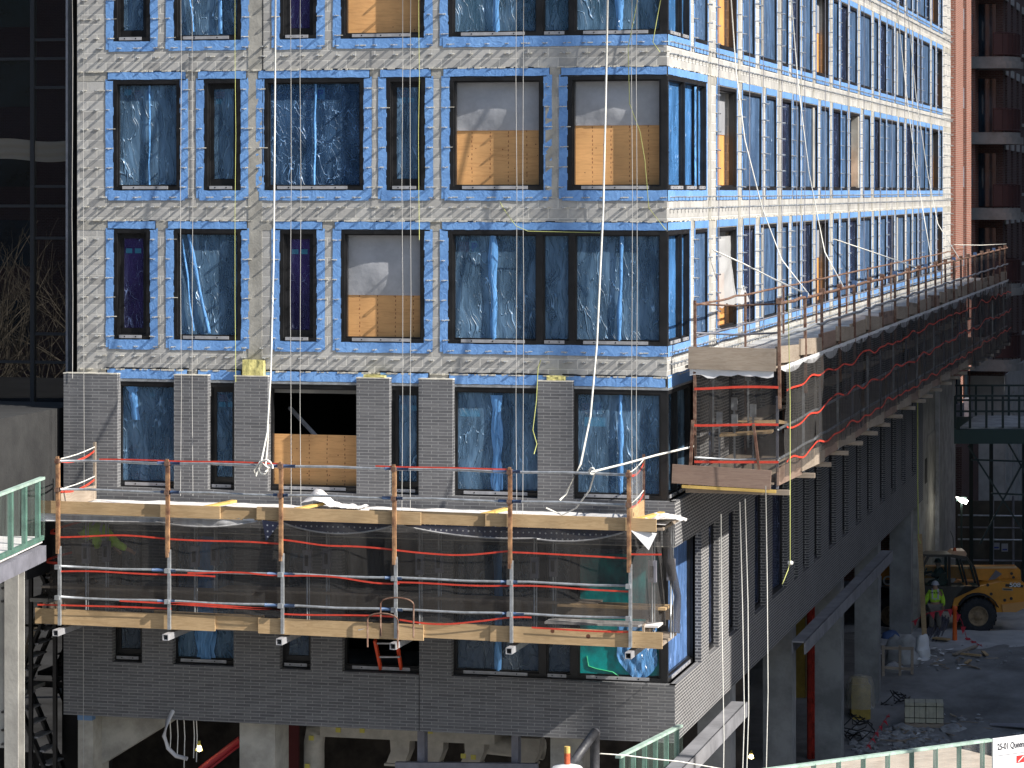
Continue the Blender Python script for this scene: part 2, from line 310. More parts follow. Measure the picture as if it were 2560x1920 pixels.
def wall(mb,mp,a0,a1,z0,z1,holes,d0,th):
    A=sorted(set([a0,a1]+[min(max(h[i],a0),a1) for h in holes for i in (0,1)])); Z=sorted(set([z0,z1]+[min(max(h[i],z0),z1) for h in holes for i in (2,3)]))
    def solid(i,j):
        if i<0 or i>=len(A)-1: return True
        if j<0 or j>=len(Z)-1: return False
        ca=(A[i]+A[i+1])/2; cz=(Z[j]+Z[j+1])/2
        return not any(h[0]<ca<h[1] and h[2]<cz<h[3] for h in holes)
    for i in range(len(A)-1):
        for j in range(len(Z)-1):
            if not solid(i,j): continue
            x0,x1,y0,y1=A[i],A[i+1],Z[j],Z[j+1]
            mb.quad(mp(x0,d0,y0),mp(x1,d0,y0),mp(x1,d0,y1),mp(x0,d0,y1))
            for (di,dj,p,q) in ((-1,0,(x0,y0),(x0,y1)),(1,0,(x1,y0),(x1,y1)),(0,-1,(x0,y0),(x1,y0)),(0,1,(x0,y1),(x1,y1))):
                if not solid(i+di,j+dj): mb.quad(mp(p[0],d0,p[1]),mp(q[0],d0,q[1]),mp(q[0],d0+th,q[1]),mp(p[0],d0+th,p[1]))
holes=[(a0,a1,z0,z1) for (_,a0,a1,z0,z1,_) in FR]+[(corner_front[k],1,z,z+HB) for k,z in (('A',ZA),('B',ZB),('C',ZC))]
w=MB(); wall(w,mF,XL,0,17-3.95,TOP,holes,0,.3); w.quad((XL,0,13),(XL,0,TOP),(XL,8,TOP),(XL,8,13)); w.build('front_block_wall',CMU,bld)
holes=[(a0,a1,z0,z1) for (_,a0,a1,z0,z1) in RT]+[(-1,ry(1723),ZA,ZA+HB),(-1,ry(1765),ZB,ZB+HB),(-1,ry(1723),ZC,ZC+HB)]
w=MB(); wall(w,mR,0,YR,17-3.95,TOP,holes,0,.3); w.quad((0,YR,13),(0,YR,TOP),(-8,YR,TOP),(-8,YR,13)); w.build('side_block_wall',CMU,bld)
# slab edges and columns (3 mm proud)
for z in (17+5.62,17+2.5,17-.62,17-3.74):
    s=MB(); n=60
    def top(a,k=0): return z+.02*noise.noise(V((a*3,z,k)))
    pts=[XL+(0-XL)*i/n for i in range(n+1)]
    for i in range(n):
        a,b=pts[i],pts[i+1]; s.quad((a,-.006,z-.20+.0),(b,-.006,z-.20),(b,-.006,top(b)),(a,-.006,top(a)))
    s.quad((0,-.006,z-.2),(.006,-.006,z-.2),(.006,-.006,z),(0,-.006,z)); m_=200
    for i in range(m_):
        a,b=YR*i/m_,YR*(i+1)/m_; s.quad((.006,a,z-.20),(.006,b,z-.20),(.006,b,top(b)),(.006,a,top(a)))
    s.build('floor_slab',CONC,bld)
    e=MB()
    for i in range(150):
        a=XL+U(0,-XL); wd=U(.03,.16); h=U(.006,.02); e.box((a,-.006,z-h),(min(a+wd,0),-U(.02,.035),z+h))
    for i in range(350):
        a=U(0,YR); wd=U(.04,.2); h=U(.005,.02); e.box((.006,a,z-h),(U(.02,.03),a+wd,z+h))
    tag(e.build('mortar_squeeze',MORT,bld),kind='stuff')
for (p0,p1) in ((621,655),(1364,1392)):
    s=MB(); s.box((fx(p0),-.012,17-3.94 if p0<700 else ZB-.15),(fx(p1),.2,TOP) if p0<700 else (fx(p1),.2,ZB+HB+.18)); 
    if p0<700: s.box((fx(p1)+.015,-.014,ZC+3.4),(fx(p1)+.03,.0,TOP),1)
    s.build('concrete_column',[CONC,TAR],bld)
s=MB()
for p in (1774,1848,1906,1948.5,2002,2034,2076,2122,2146,2180,2216.5,2243,2281,2326):
    a=ry(p); s=MB(); s.box((.010,a-.16,17-3.93),(-.2,a+.16,TOP)); s.build('concrete_column',CONC,bld)
# interior: floors and back walls painted near-black for shade, so open bays read as rooms
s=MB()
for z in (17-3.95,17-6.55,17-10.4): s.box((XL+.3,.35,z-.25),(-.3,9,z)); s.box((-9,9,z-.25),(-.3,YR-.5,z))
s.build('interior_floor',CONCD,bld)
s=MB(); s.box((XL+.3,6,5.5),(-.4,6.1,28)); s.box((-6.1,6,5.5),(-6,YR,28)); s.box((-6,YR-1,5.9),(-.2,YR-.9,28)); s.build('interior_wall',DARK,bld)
s=MB(); s.box((XL+.1,.31,TOP-.3),(-.1,YR-.1,TOP)); s.build('roof',CONCD,bld)
# ---------- windows
def strip(mb,mp,a0,a1,z0,z1,d,m,jit=.012,step=.12,seed=0.,puck=.010):
    na=max(1,int((a1-a0)/step)); nz=max(1,int((z1-z0)/step))
    def fn(u,v):
        a=a0+(a1-a0)*u; z=z0+(z1-z0)*v; e=noise.noise(V((a*5+seed,z*5,seed)))*jit
        if u in (0,1): a+=e
        if v in (0,1): z+=e
        return mp(a,d-abs(noise.noise(V((a*7,z*7,seed+9))))*puck,z)
    mb.grid(fn,na,nz,m)
def flashing(win,mp,a0,a1,z0,z1,wl,wr,fine,top=True,sides=(1,1),bottom=True,neg=1):
    f=MB(); s=U(0,90); st=.11 if fine else .5; j=.012 if fine else .006; pk=.010 if fine else .004
    if sides[0]: strip(f,mp,a0-wl,a0+.012,z0-.16,z1+.03,-.010,0,j,st,s,pk)
    if sides[1]: strip(f,mp,a1-.012,a1+wr,z0-.16,z1+.03,-.010,0,j,st,s+3,pk)
    if bottom: strip(f,mp,a0-wl*.6,a1+wr*.6,z0-.20,z0+.01,-.016,0,j,st,s+5,pk)
    if top:
        if fine: strip(f,mp,a0-wl*.75,a1+wr*.75,z1-.005,z1+.195,-.013,1,.02,st,s+7,.0)
        strip(f,mp,a0-wl*.7,a1+wr*.7,z1+.02,z1+.175,-.019,0,j,st,s+8,pk)
    f.build('flashing',[MEM,TAR],win)
def filmsheet(win,mp,a0,a1,z0,z1,d,mat,fine,name='film',amp=.02):
    f=MB(); s=U(0,99); nu=max(3,int((a1-a0)/(.09 if fine else .3))); nv=14 if fine else 4
    def fn(u,v):
        a=a0+(a1-a0)*u; z=z0+(z1-z0)*v
        return mp(a+(.012*noise.noise(V((s,z*4,1))) if u in(0,1) else 0),d-amp*abs(noise.noise(V((a*4+s,z*1.5,s)))),z)
    f.grid(fn,nu,nv); return f.build(name,mat,win,smooth=True)
def foldstrip(win,mp,a,z0,z1,w,d,lean=0.):
    f=MB(); s=U(0,99)
    def fn(u,v):
        return mp(a+lean*v+(u-.5)*w*(.5+.8*abs(noise.noise(V((s,v*2.5,0)))))+.03*noise.noise(V((s,v*3,5))),d-.02-.03*math.sin(u*math.pi),z0+(z1-z0)*v)
    f.grid(fn,4,16); f.build('film_fold',FOLD,win,smooth=True)
def sticker(win,mp,a,z,w,h,d,mat,name='sticker'):
    f=MB(); f.mbox(mp,a,a+w,d,d-.004,z,z+h); return f.build(name,mat,win)
def pstick(win,mp,a,z,d,flip=False):
    for i in range(4): sticker(win,mp,a,z+.02+i*.055,.22,.03,d,SRED)
    sticker(win,mp,a+.23,z,.2,.24,d,SPAL)
    text_part('lettering','P',SBLU,win,mp(a+.27,d-.008,z+.03),V(mp(1,0,0))-V(mp(0,0,0)),(0,0,1),.25,.003,True)
def frame(mb,mp,a0,a1,z0,z1,panes,w=.085,dd=0):
    mb.mbox(mp,a0,a1,-.012+dd,.16+dd,z0,z0+.09); mb.mbox(mp,a0,a1,-.012+dd,.16+dd,z1-.075,z1)
    xs=[a0]+[x for p in panes for x in p]+[a1]
    for i in range(0,len(xs),2): mb.mbox(mp,xs[i],xs[i+1],-.012+dd,.16+dd,z0+.09,z1-.075)
    for (p,q) in panes:      # stepped inner sash
        for (x0,x1,y0,y1) in ((p,p+.03,z0+.09,z1-.075),(q-.03,q,z0+.09,z1-.075),(p+.03,q-.03,z0+.09,z0+.125),(p+.03,q-.03,z1-.105,z1-.075)): mb.mbox(mp,x0,x1,.05+dd,.16+dd,y0,y1)
cnt={'n':0}
def window(parent,mp,a0,a1,z0,z1,kind,fine,flash=(.17,.17),panes=None,top=True,bottom=True,sides=(1,1),dd=0.,filmm=None,split=None,nm=None):
    name=nm or {'board':'boarded_window','narrow':'narrow_window','violet':'narrow_window'}.get(kind,'window')
    fr=MB(); sw=.085 if fine else .06
    inner=.15 if kind in('narrow','violet') and fine else sw
    panes=panes or [(a0+sw,a1-sw)]
    frame(fr,mp,a0,a1,z0,z1,panes,dd=dd)
    if inner>sw:
        for (x0,x1,y0,y1) in ((a0+sw+.03,a0+inner+.04,z0+.12,z1-.1),(a1-inner-.04,a1-sw-.03,z0+.12,z1-.1),(a0+inner+.04,a1-inner-.04,z0+.12,z0+.24),(a0+inner+.04,a1-inner-.04,z1-.19,z1-.1)): fr.mbox(mp,x0,x1,.09+dd,.16+dd,y0,y1)
    win=fr.build(name,BLK,parent)
    if flash: flashing(win,mp,a0,a1,z0,z1,flash[0],flash[1],fine,top=top,bottom=bottom,sides=sides)
    for i,(p,q) in enumerate(panes):
        zb=z0+.1; zt=z1-.08
        if kind in('narrow','violet') and fine: p+=.1;q-=.1;zb+=.14;zt-=.1
        if kind in ('board','boardlow'):
            sp=split if split is not None else z0+(z1-z0)*.57
            b=MB(); b.mbox(mp,p-.04,q+.04,.27+dd,.29+dd,z0+.02,sp); b.build('plywood_sheet',PLY if fine else OSB,win)
            if kind=='board':
                b=MB(); s=U(0,50)
                def fn(u,v):
                    bul=.07*math.exp(-((u-.42)/.33)**2)*max(0,math.sin(math.pi*min(1,v*1.25)))*(1 if fine else .3)
                    return mp(p-.03+(q-p+.06)*u,.25+dd-bul-.012*noise.noise(V((u*14+s,v*9,s))),sp-.05+(zt+.04-sp+.05)*v)
                b.grid(fn,18 if fine else 4,12 if fine else 4); b.build('poly_sheet',WPL,win,smooth=True)
                b=MB(); b.mbox(mp,p-.03,q+.03,.34+dd,.35+dd,sp-.1,zt+.05); b.build('backing_sheet',M('grey_sheathing',(.30,.31,.33),.9) if 'grey_sheathing' not in bpy.data.materials else bpy.data.materials['grey_sheathing'],win)  # plain grey backing closes the bay behind the poly
            continue
        if kind=='open': continue
        dg=0 if fine else -.075
        b=MB(); b.mbox(mp,p,q,.135+dd+dg,.15+dd,zb,zt); b.build('pane',GLP if kind=='violet' else (GLG if kind=='green' else GLS),win)
        fm=filmm or (FILMV if kind=='violet' else FILM if fine else FILMR)
        filmsheet(win,mp,p+.01,q-.01,zb+.01,zt-.01,.115+dd+dg,fm,fine)
        if fine and kind in ('narrow','violet'):
            sticker(win,mp,p+.04,zt-.32,.14,.10,.133+dd,TEAL); sticker(win,mp,p+.24,zt-.32,.14,.10,.133+dd,TEAL) 
            if kind=='narrow': 
                for q_ in range(3): sticker(win,mp,p+.03,zt-.2+q_*.05,.2,.03,.133+dd,SRED)
    if fine and kind not in('corner',) and bottom:
        for (p,q) in panes:
            b=MB(); l=(q-p)*.76; c=(p+q)/2-.03; b.mbox(mp,c-l/2,c+l/2,-.03+dd,-.013+dd,z0+.035,z0+.10)
            for t in range(max(2,int(l/.4))): x=c-l/2+l*(t+.5)/max(2,int(l/.4)); b.mbox(mp,x-.012,x+.012,-.034+dd,-.031+dd,z0+.055,z0+.08,1)
            b.build('sill_plate',[GREY,BLK],win)
    return win
for (k,a0,a1,z0,z1,row) in FR:
    kk=k
    if k=='wide': w_=window(bld,mF,a0,a1,z0,z1,'film',True)
    elif k=='film2':
        w_=window(bld,mF,a0,a1,z0,z1,'film',True); foldstrip(w_,mF,(a0+a1)/2+.03,z0+.1,z1-.1,.07,.10); pstick(w_,mF,a0+.42,z1-.42,.13); sticker(w_,mF,a0+.2,z1-.3,.16,.12,.133,TEAL)
    elif k=='film2x':
        w_=window(bld,mF,a0,a1,z0,z1,'film',True,filmm=film_mat('crumpled_blue_film',(.25,.50,.90),.08,1.0,.14,sx=6,sz=3)); foldstrip(w_,mF,(a0+a1)/2+.0,z0+.1,z1-.1,.07,.10); pstick(w_,mF,a0+.85,z1-.42,.13)
    elif k=='board': w_=window(bld,mF,a0,a1,z0,z1,'board',True,split=z0+(1.28 if row=='B' else (1.02 if row=='C' else 2.2)))
    else: w_=window(bld,mF,a0,a1,z0,z1,k,True)
    if k=='wide':
        lean=-.45 if row=='C' else 0
        foldstrip(w_,mF,a0+(.75 if row=='C' else 1.0),z0+.15,z1-.1,.13 if row=='C' else .16,.09,lean)
        foldstrip(w_,mF,a0+.42,z0+.2,z1-.2,.06,.09,-.25)
# corner windows, wrapping round to the side
for key,zz,pR,three in (('A',ZA,1723,True),('B',ZB,1765,False),('C',ZC,1723,True)):
    a0=corner_front[key]
    if three:
        panes=[(fx(1132),fx(1341)),(fx(1357),fx(1423)),(fx(1437),fx(1650))]
        w_=window(bld,mF,a0,-.0,zz,zz+HB,'film' if key=='C' else 'green',True,panes=panes,sides=(1,0),flash=(.17,.0),nm='corner_window')
        foldstrip(w_,mF,fx(1232 if key=='C' else 1240),zz+.1,zz+HB-.1,.22,.09,-.02); foldstrip(w_,mF,fx(1545),zz+.1,zz+HB-.1,.12 if key=='C' else .26,.09,.06)
        if key=='C': pstick(w_,mF,fx(1142),zz+HB-.45,.13)
    else:
        w_=window(bld,mF,a0,-.0,zz,zz+HB,'board',True,panes=[(fx(1431),fx(1653))],sides=(1,0),flash=(.17,0),split=zz+1.37,nm='corner_window')
    y1=ry(pR); pr=[(.12,y1*.62),(y1*.62+.05,y1-.08)] if three else [(.12,y1*.42),(y1*.42+.05,y1*.76),(y1*.76+.05,y1-.08)]
    w_=window(bld,mR,.0,y1,zz,zz+HB,'film',True,panes=pr,sides=(0,1),flash=(0,.12),filmm=film_mat('bright_blue_film_'+key,(.12,.36,.80),.42,.5,.4,sx=7,sz=1.0),nm='corner_window')
    if not three: foldstrip(w_,mR,.10,zz+.1,zz+HB-.12,.30,.05,.1); foldstrip(w_,mR,y1*.74,zz+.1,zz+HB-.12,.16,.05,0)
gi=0
for (k,a0,a1,z0,z1) in RT:
    gi+=1; near=a0<14
    window(bld,mR,a0,a1,z0,z1,k,False,flash=(.11,.11),filmm=(FILMR,FILMR,FILMR,FILMV)[gi%4])
# ---------- wall ties: wire loops with a crumb of mortar
def tie_geo(mb,mp,a,z,L):
    e=U(-.02,.02)
    for s in (-.022,.022):
        mb.tube([mp(a+s,.0,z),mp(a+s+e,-L,z-U(0,.02))],.012 if mp is mF else .017,3,0,False)
    mb.tube([mp(a-.022+e,-L,z-.01),mp(a+.022+e,-L,z-.01)],.012 if mp is mF else .017,3,0,False)
    n=random.choice((1,2,2))
    for i in range(n):
        x=a+U(-.1,.06); mb.mbox(mp,x,x+U(.03,.12),-.004,-U(.018,.03),z-U(.004,.014),z+U(.003,.010),1)
spots=[]
def clear(a,z,ws): return not any(h[0]-.02<a<h[1]+.02 and h[2]-.02<z<h[3]+.05 for h in ws)
hF=[(a0,a1,z0,z1) for (_,a0,a1,z0,z1,_) in FR]+[(corner_front[k],1,z,z+HB) for k,z in (('A',ZA),('B',ZB),('C',ZC))]
for b in (ZA,ZB,ZC):
    for dz in (-.33,-.13):
        a=XL+.15
        while a<-.05: spots.append((mF,a+U(-.03,.03),b+dz,U(.12,.17))); a+=.40
    for k in range(6):
        z=b+.08+.406*k
        a=XL+.15
        while a<fx(262): spots.append((mF,a,z,.13)); a+=.30
        for h in hF:
            if abs(h[2]-b)<.1:
                for e,s in ((h[0],-1),(h[1],1)):
                    if e<-.3: spots.append((mF,e+s*.09+U(-.02,.02),z,.13))
near_n=len(spots)
hR=[(a0,a1,z0,z1) for (_,a0,a1,z0,z1) in RT]
for b in (17+6.24,ZA,ZB,ZC):
    for dz in (-.36,-.12):
        a=.3
        while a<YR-.3: spots.append((mR,a,b+dz,.10)); a+=.406
    for h in hR:
        if abs(h[2]-b)<.1:
            for k in range(6):
                spots.append((mR,h[1]+.08,b+.1+.4*k,.10))
                if h[0]<20: spots.append((mR,h[0]-.08,b+.1+.4*k,.10))
    a=ry(2358)
    for k in range(7):
        for j in range(3): spots.append((mR,a+.3+j*1.3,b-.3+.42*k,.12))
vis=[i for i in range(near_n) if spots[i][2]<17+3.2]; random.shuffle(vis); own=set(vis[:100])
rest=MB()
for i,(mp,a,z,L) in enumerate(spots):
    if i in own:
        t=MB(); tie_geo(t,mp,a,z,L); t.build('wall_tie',[GALV,MORT],bld)
    else: tie_geo(rest,mp,a,z,L)
tag(rest.build('wall_ties',[GALV,MORT],bld,uv=False),kind='stuff')
# ---------- dark brick skin below
BX=.2; BY=-.2
fb=lambda px: F(px,y=BY).x
rb=lambda px: R(px,x=BX).y
hD=[(293,435),(519,585.5),(669,891),(973,1046.6),(1131,1344),(1430,1900)]
hE=[(280,355),(431,584),(699,776.7),(855,1048),(1128,1900)]
rD=[(1600,1750),(1772,1797),(1822,1845),(1887,1913),(1931,1967),(1985,1995),(2008,2022),(2036,2052),(2072,2090),(2106,2121),(2140,2153),(2168,2181),(2200,2213),(2228,2240),(2254,2264),(2280,2290)]
BL=fb(159); zt=17-3.84
holes=[(fb(a),min(fb(b),BX+1),ZD,zt+1) for a,b in hD]+[(fb(a),min(fb(b),BX+1),ZE,17-7.1) for a,b in hE]
w=MB(); wall(w,mF,BL,BX,6.0,zt,holes,BY,.2); w.quad((BL,BY,6),(BL,BY,zt),(BL,4,zt),(BL,4,6)); w.quad((BL,BY,6),(BX,BY,6),(BX,.6,6),(BL,.6,6))
w.build('front_brick_wall',BRK,bld)
yE=46.6
holes=[(rb(a) if a>1700 else -2,rb(b),ZD,zt+1) for a,b in rD]+[(rb(a) if a>1700 else -2,rb(b) if b!=1750 else rb(1753),ZE,17-7.1) for a,b in rD]
mRb=lambda a,d,z:(BX-d,a,z)
w=MB(); wall(w,mRb,BY,yE,6.0,zt,holes,0,.13); w.quad((BX,BY,6),(BX,yE,6),(-.4,yE,6),(-.4,BY,6)); w.quad((BX,yE,6),(BX,yE,zt),(-3,yE,zt),(-3,yE,6))
w.build('side_brick_wall',BRKM,bld)
s=MB()   # light mortar caps on pier tops and left reveal edges
xs=[BL]+[fb(v) for p in hD for v in p][:-1]
for i in range(0,len(xs),2): s.box((xs[i]-.01,BY-.004,zt),(xs[i+1]+.004,.0,zt+.022))
s.box((BL,BY-.003,17-7.1),(BX,BY+.0-.0005,17-7.085)); s.build('mortar_cap',MORT,bld)
s=MB(); s.box((fb(1046.6)+.005,BY-.004,6.0),(fb(1046.6)+.02,BY-.001,ZE)); s.build('expansion_joint',TAR,bld)
for px,pw,h in ((605,657,.33),(908,960,.06),(1366,1410,.10)):
    s=MB(); a,b=fb(px),fb(pw)
    s.grid(lambda u,v:(a+(b-a)*u,BY+.02-.02*noise.noise(V((u*5,v*5,px))),zt+.024+h*v*(1 if u not in(0,1) else .97)),6,3); s.box((a,BY+.03,zt+.024),(b,-.03,zt+h)); s.build('foam_block',FOAM,bld)
# head strips above the brick-level windows
for p0,p1 in ((266,472),(493,606),(655,920),(948,1074),(1120,1375),(1405,1668)):
    s=MB(); strip(s,mF,fx(p0),fx(p1),17-3.92,17-3.70,-.012,1,.02,.11,p0,0); strip(s,mF,fx(p0)+.03,fx(p1)-.03,17-3.93,17-3.73,-.02,0,.012,.11,p0+4,.02); s.build('flashing',[MEM,TAR],bld)
s=MB(); strip(s,mR,0,14,17-3.98,17-3.70,-.02,0,.01,.5,5,.01); s.build('flashing',[MEM,TAR],bld)
s=MB(); s.box((XL,-.03,17-3.99),(.03,.0,17-3.945)); s.box((.03,0,17-3.99),(0,yE,17-3.945)); s.build('shelf_angle',GALV,bld)
# windows of the brick storeys
zh=17-4.0
fD=[('torn',0),('narrow',1),('low',2),('narrow',3),('two',4),('corner',5)]
for k,i in fD:
    p0,p1=hD[i]; a0=fx(p0)-.02; a1=min(fx(p1)+.12,-.0)
    if k=='low':
        w_=window(bld,mF,a0,a1,ZD,zh,'boardlow',True,flash=None,split=ZD+1.15)
        s=MB(); s.bar((a0+.2,.9,zh-.55),(a0+1.0,.4,ZD+1.05),.08,.05); s.build('metal_brace',GREY,w_)
    elif k=='corner':
        w_=window(bld,mF,a0,a1,ZD,zh,'film',True,flash=None,panes=[(a0+.1,fx(1652))],nm='corner_window'); foldstrip(w_,mF,fx(1550),ZD+.1,zh-.1,.14,.09,0); pstick(w_,mF,a0+.2,zh-.5,.13); sticker(w_,mF,a0+.25,zh-.75,.45,.18,.133,TEAL)
    else:
        w_=window(bld,mF,a0,a1,ZD,zh,k if k=='narrow' else 'film',True,flash=None)
        if k=='two': foldstrip(w_,mF,fx(1240),ZD+.1,zh-.15,.3,.09,0); sticker(w_,mF,a0+.15,zh-.6,.42,.16,.133,TEAL)
        if k=='torn': foldstrip(w_,mF,a0+.42,ZD+1.4,zh-.1,.3,.09,-.1); sticker(w_,mF,a0+.7,zh-.3,.12,.05,.13,TEAL)
pn=[(.1,rb(1738)*.5),(rb(1738)*.5+.06,rb(1748))]
window(bld,mR,0,rb(1750)+.2,ZD,zh,'film',True,flash=None,panes=pn,filmm=FILM,nm='corner_window')
for (k,i) in (('narrow',0),('film',1),('narrow',2),('open',3)):
    p0,p1=hE[i]; a0=fx(p0)-.02; a1=fx(p1)+.12
    w_=window(bld,mF,a0,a1,ZE,17-7.1,k,True,flash=None,filmm=FILMC if i!=1 else None)
    if i==1: foldstrip(w_,mF,(a0+a1)/2,ZE+.1,17-7.2,.7,.09,0)
a0=fx(1128)-.02
w_=window(bld,mF,a0,0,ZE,17-7.1,'film',True,flash=None,panes=[(fx(1138),fx(1348)),(fx(1366),fx(1427)),(fx(1445),fx(1652))],filmm=FILMC,nm='corner_window')
foldstrip(w_,mF,fx(1243),ZE+.1,17-7.3,.26,.09,0); 
b=MB(); b.mbox(mF,fx(1446),fx(1651),.075,.080,ZE+.1,17-7.3); b.build('pane',M('teal_glass',(.0,.30,.30),.15,col2=(.01,.09,.11),vs=1.5),w_)  # teal pane set in front of the film
b=MB(); xa_,xb_=fx(1543),fx(1642)
b.grid(lambda u,v:(xa_+(xb_-xa_)*u+.03*noise.noise(V((u*4,v*3,2))),.05-.05*noise.noise(V((u*9,v*4,5)))-.03,ZE+.02+.38*abs(2*u-1.1)**1.5*(1-v)+1.1*v+.03*noise.noise(V((u*12,0,1)))),22,14); b.build('draped_film',FOLD,w_,smooth=True)
b=MB(); b.tube([(fx(x),.06,F(x,y,.06).z) for x,y in ((1465,1640),(1470,1665),(1490,1672),(1530,1680),(1560,1700))],.012,5); b.build('green_cord',M('green_cord',(.05,.45,.2),.6),w_)
window(bld,mR,0,rb(1752)+.2,ZE,17-7.1,'film',True,flash=None,panes=[(.08,rb(1752)+.1)],filmm=film_mat('bright_blue_film_low',(.2,.38,.8),.45,.6,.4,sx=9,sz=.8),nm='corner_window')
for (a,b2) in rD[1:]:
    for z0,z1 in ((ZD,zh),(ZE,17-7.1)): window(bld,mR,rb(a)-.02,rb(b2)+.06,z0,z1,'film',False,flash=None,filmm=FILMV,dd=-.07)

b=MB(); P0=R(1797,592,-.12); P1=R(1838,592,-.12); zt2=P0.z
b.grid(lambda u,v:(-.12+.25*(1-v)**2*u+.05*noise.noise(V((u*4,v*5,3))),P0.y+(P1.y-P0.y)*u*(1+.25*(1-v)),zt2-1.55*(1-v)+.08*noise.noise(V((u*6,v*3,9)))*(1-v)),12,16)
b.build('torn_poly_sheet',M('torn_clear_poly',(.66,.66,.66),.35,bump=.8,bs=5,trans=.35),bld,smooth=True)
# ---------- street ground
def gz(x,y):
    t=max(0,min(1,(y-30)/12)); t=t*t*(3-2*t); t2=max(0,min(1,(y-46.9)/1.4))
    return (0.05+1.35*t-.36*t2 if x>-25 and y>0 else .05)+ (0.10*noise.noise(V((x*.5,y*.5,0)))+.05*noise.noise(V((x*2,y*2,3))) if -8<x<30 and 5<y<90 else 0)
s=MB(); xs=[-1500,-300,-80,-30]+[-8+.45*i for i in range(60)]+[20,24,40,90,300,1500]; ys=[-1500,-300,-80,-20,0]+[5+.5*i for i in range(130)]+[75,90,150,400,1500]
k=len(xs); s.v=[V((x,y,gz(x,y))) for y in ys for x in xs]
for j in range(len(ys)-1):
    for i in range(k-1): s.f.append((j*k+i,j*k+i+1,j*k+k+i+1,j*k+k+i)); s.m.append(0)
DIRT=M('site_dirt',(.13,.125,.12),.95,col2=(.27,.265,.26),vs=.35,bump=1.0,bs=3)
tag(s.build('ground',DIRT,None,uv=False),kind='structure')
DUST=M('pale_dusty_concrete',(.34,.34,.34),.9,col2=(.48,.48,.48),vs=.8,bump=.3,bs=8)
c0=G(2480,1600,1.3); s=MB()
def pv(u,v):
    t=2*math.pi*u; r_=v*(1+.18*noise.noise(V((math.cos(t)*2,math.sin(t)*2,0)))); x=c0.x+9*math.cos(t)*r_; y=c0.y+7+10.5*math.sin(t)*r_; return (x,y,gz(x,y)+.03-.06*v**8)
s.grid(pv,60,24)
tag(s.build('pavement',DUST,None),kind='structure')
# ---------- neighbours that are lit, reflected or cast the shade
def slabbld(name,label,mat,x0,x1,y0,y1,h,ww=1.4,sp=3.2):
    t=thing(name,label,'building',((x0+x1)/2,(y0+y1)/2,0)); s=MB(); s.box((x0,y0,-.2),(x1,y1,h)); s.build('wall',mat,t)
    s=MB(); n=int((y1-y0)/sp)
    for z in range(int(h/3.3)):
        for i in range(n):
            y=y0+(i+.5)*sp; s.box((x0-.02,y-ww/2,1+z*3.3),(x0+.02,y+ww/2,2.8+z*3.3))
    s.build('window_bays',GLS,t); s=MB(); s.box((x0-.3,y0-.3,h+.01),(x1+.3,y1+.3,h+.6)); s.build('roof',CONCD,t); return t
shade1=slabbld('office_block','pale block across the street, right of the photo, that shades the site',CONCD,31,44,-2.0,55,36.5)
shade2=slabbld('tower_block','taller pale tower up the street, out of view, added to shade the maroon wing',CONCD,34,50,57.5,140,90)  # unseen tower, added to put the maroon wing in shade
# ---------- red brick neighbour behind the far end
rbn=thing('brick_building','red and maroon brick block with curved balconies beyond the far end of the grey building','building',(0,75,0))
xA=.2; rA=lambda px: R(px,x=xA).y
y0=YR+.4; y1=rA(2453)
s=MB(); s.box((-12,y0,-.5),(xA-.35,y1,45)); s.build('wall',RED,rbn)
pil=[(2389,2408),(2416,2428),(2437,2449)]
for a,b in pil:
    s=MB(); s.box((xA-.34,rA(a)+.05,9.5),(xA,rA(b),45)); s.build('pilaster',RED,rbn)
for i in range(14):
    for a,b in ((2408.5,2415.5),(2428.5,2436.5)):
        z=17-9.6+i*3.25; s=MB(); s.box((xA-.30,rA(a),z+.9),(xA-.25,rA(b),z+3.1)); f=s.build('window',GLS,rbn)
        s=MB(); s.box((xA-.36,rA(a),z),(xA-.08,rA(b),z+.85)); s.build('vent_grille',STEEL,rbn)
    s=MB(); z=17-9.6+i*3.25; s.box((xA-.3,rA(2449)+.05,z),(xA+.12,rA(2453.5)+1.2,z+.42)); s.build('stone_block',M('limestone',(.62,.56,.44),.85,var=.12) if 'limestone' not in bpy.data.materials else bpy.data.materials['limestone'],rbn)
LIME=bpy.data.materials['limestone']; LIMEG=M('grey_limestone',(.42,.41,.39),.85,var=.15,vs=1.5)
xB=1.25; yB=R(2508,x=xB).y
s=MB(); wr=[]
rr=lambda px: R(px,x=xB).y
ycols=[yB+1.0+i*3.4 for i in range(9)]
zr=[17-6.6+3.25*i for i in range(12)]
hol=[(y,y+1.25,z,z+1.9) for y in ycols for z in zr]+[(y,y+1.3,2.0,8.0) for y in ycols]
mB=lambda a,d,z:(xB-d,a,z)
s=MB(); wall(s,mB,yB,yB+34,9.0,50,[h for h in hol if h[2]>9],0,.3); s.quad((xB,yB,9),(xB,yB,50),(-12,yB,50),(-12,yB,9)); s.build('maroon_wall',DRED,rbn)
s=MB(); wall(s,mB,yB,yB+34,-.5,9.0,[h for h in hol if h[2]<9],-.06,.4); s.quad((xB+.06,yB-.05,-.5),(xB+.06,yB-.05,9.0),(-12,yB-.05,9.0),(-12,yB-.05,-.5)); s.build('stone_base',LIMEG,rbn)
for h in hol:
    s=MB(); s.box((xB-.34,h[0]-.05,h[2]-.05),(xB-.30,h[1]+.05,h[3]+.05)); s.build('window',GLS,rbn)
s=MB()
for h in hol:
    if h[2]>9: 
        s=MB(); s.box((xB-.05,h[0]-.15,h[3]),(xB+.05,h[1]+.15,h[3]+.32)); s.box((xB-.05,h[0]-.1,h[2]-.14),(xB+.07,h[1]+.1,h[2])); s.build('window_trim',LIMEG,rbn)
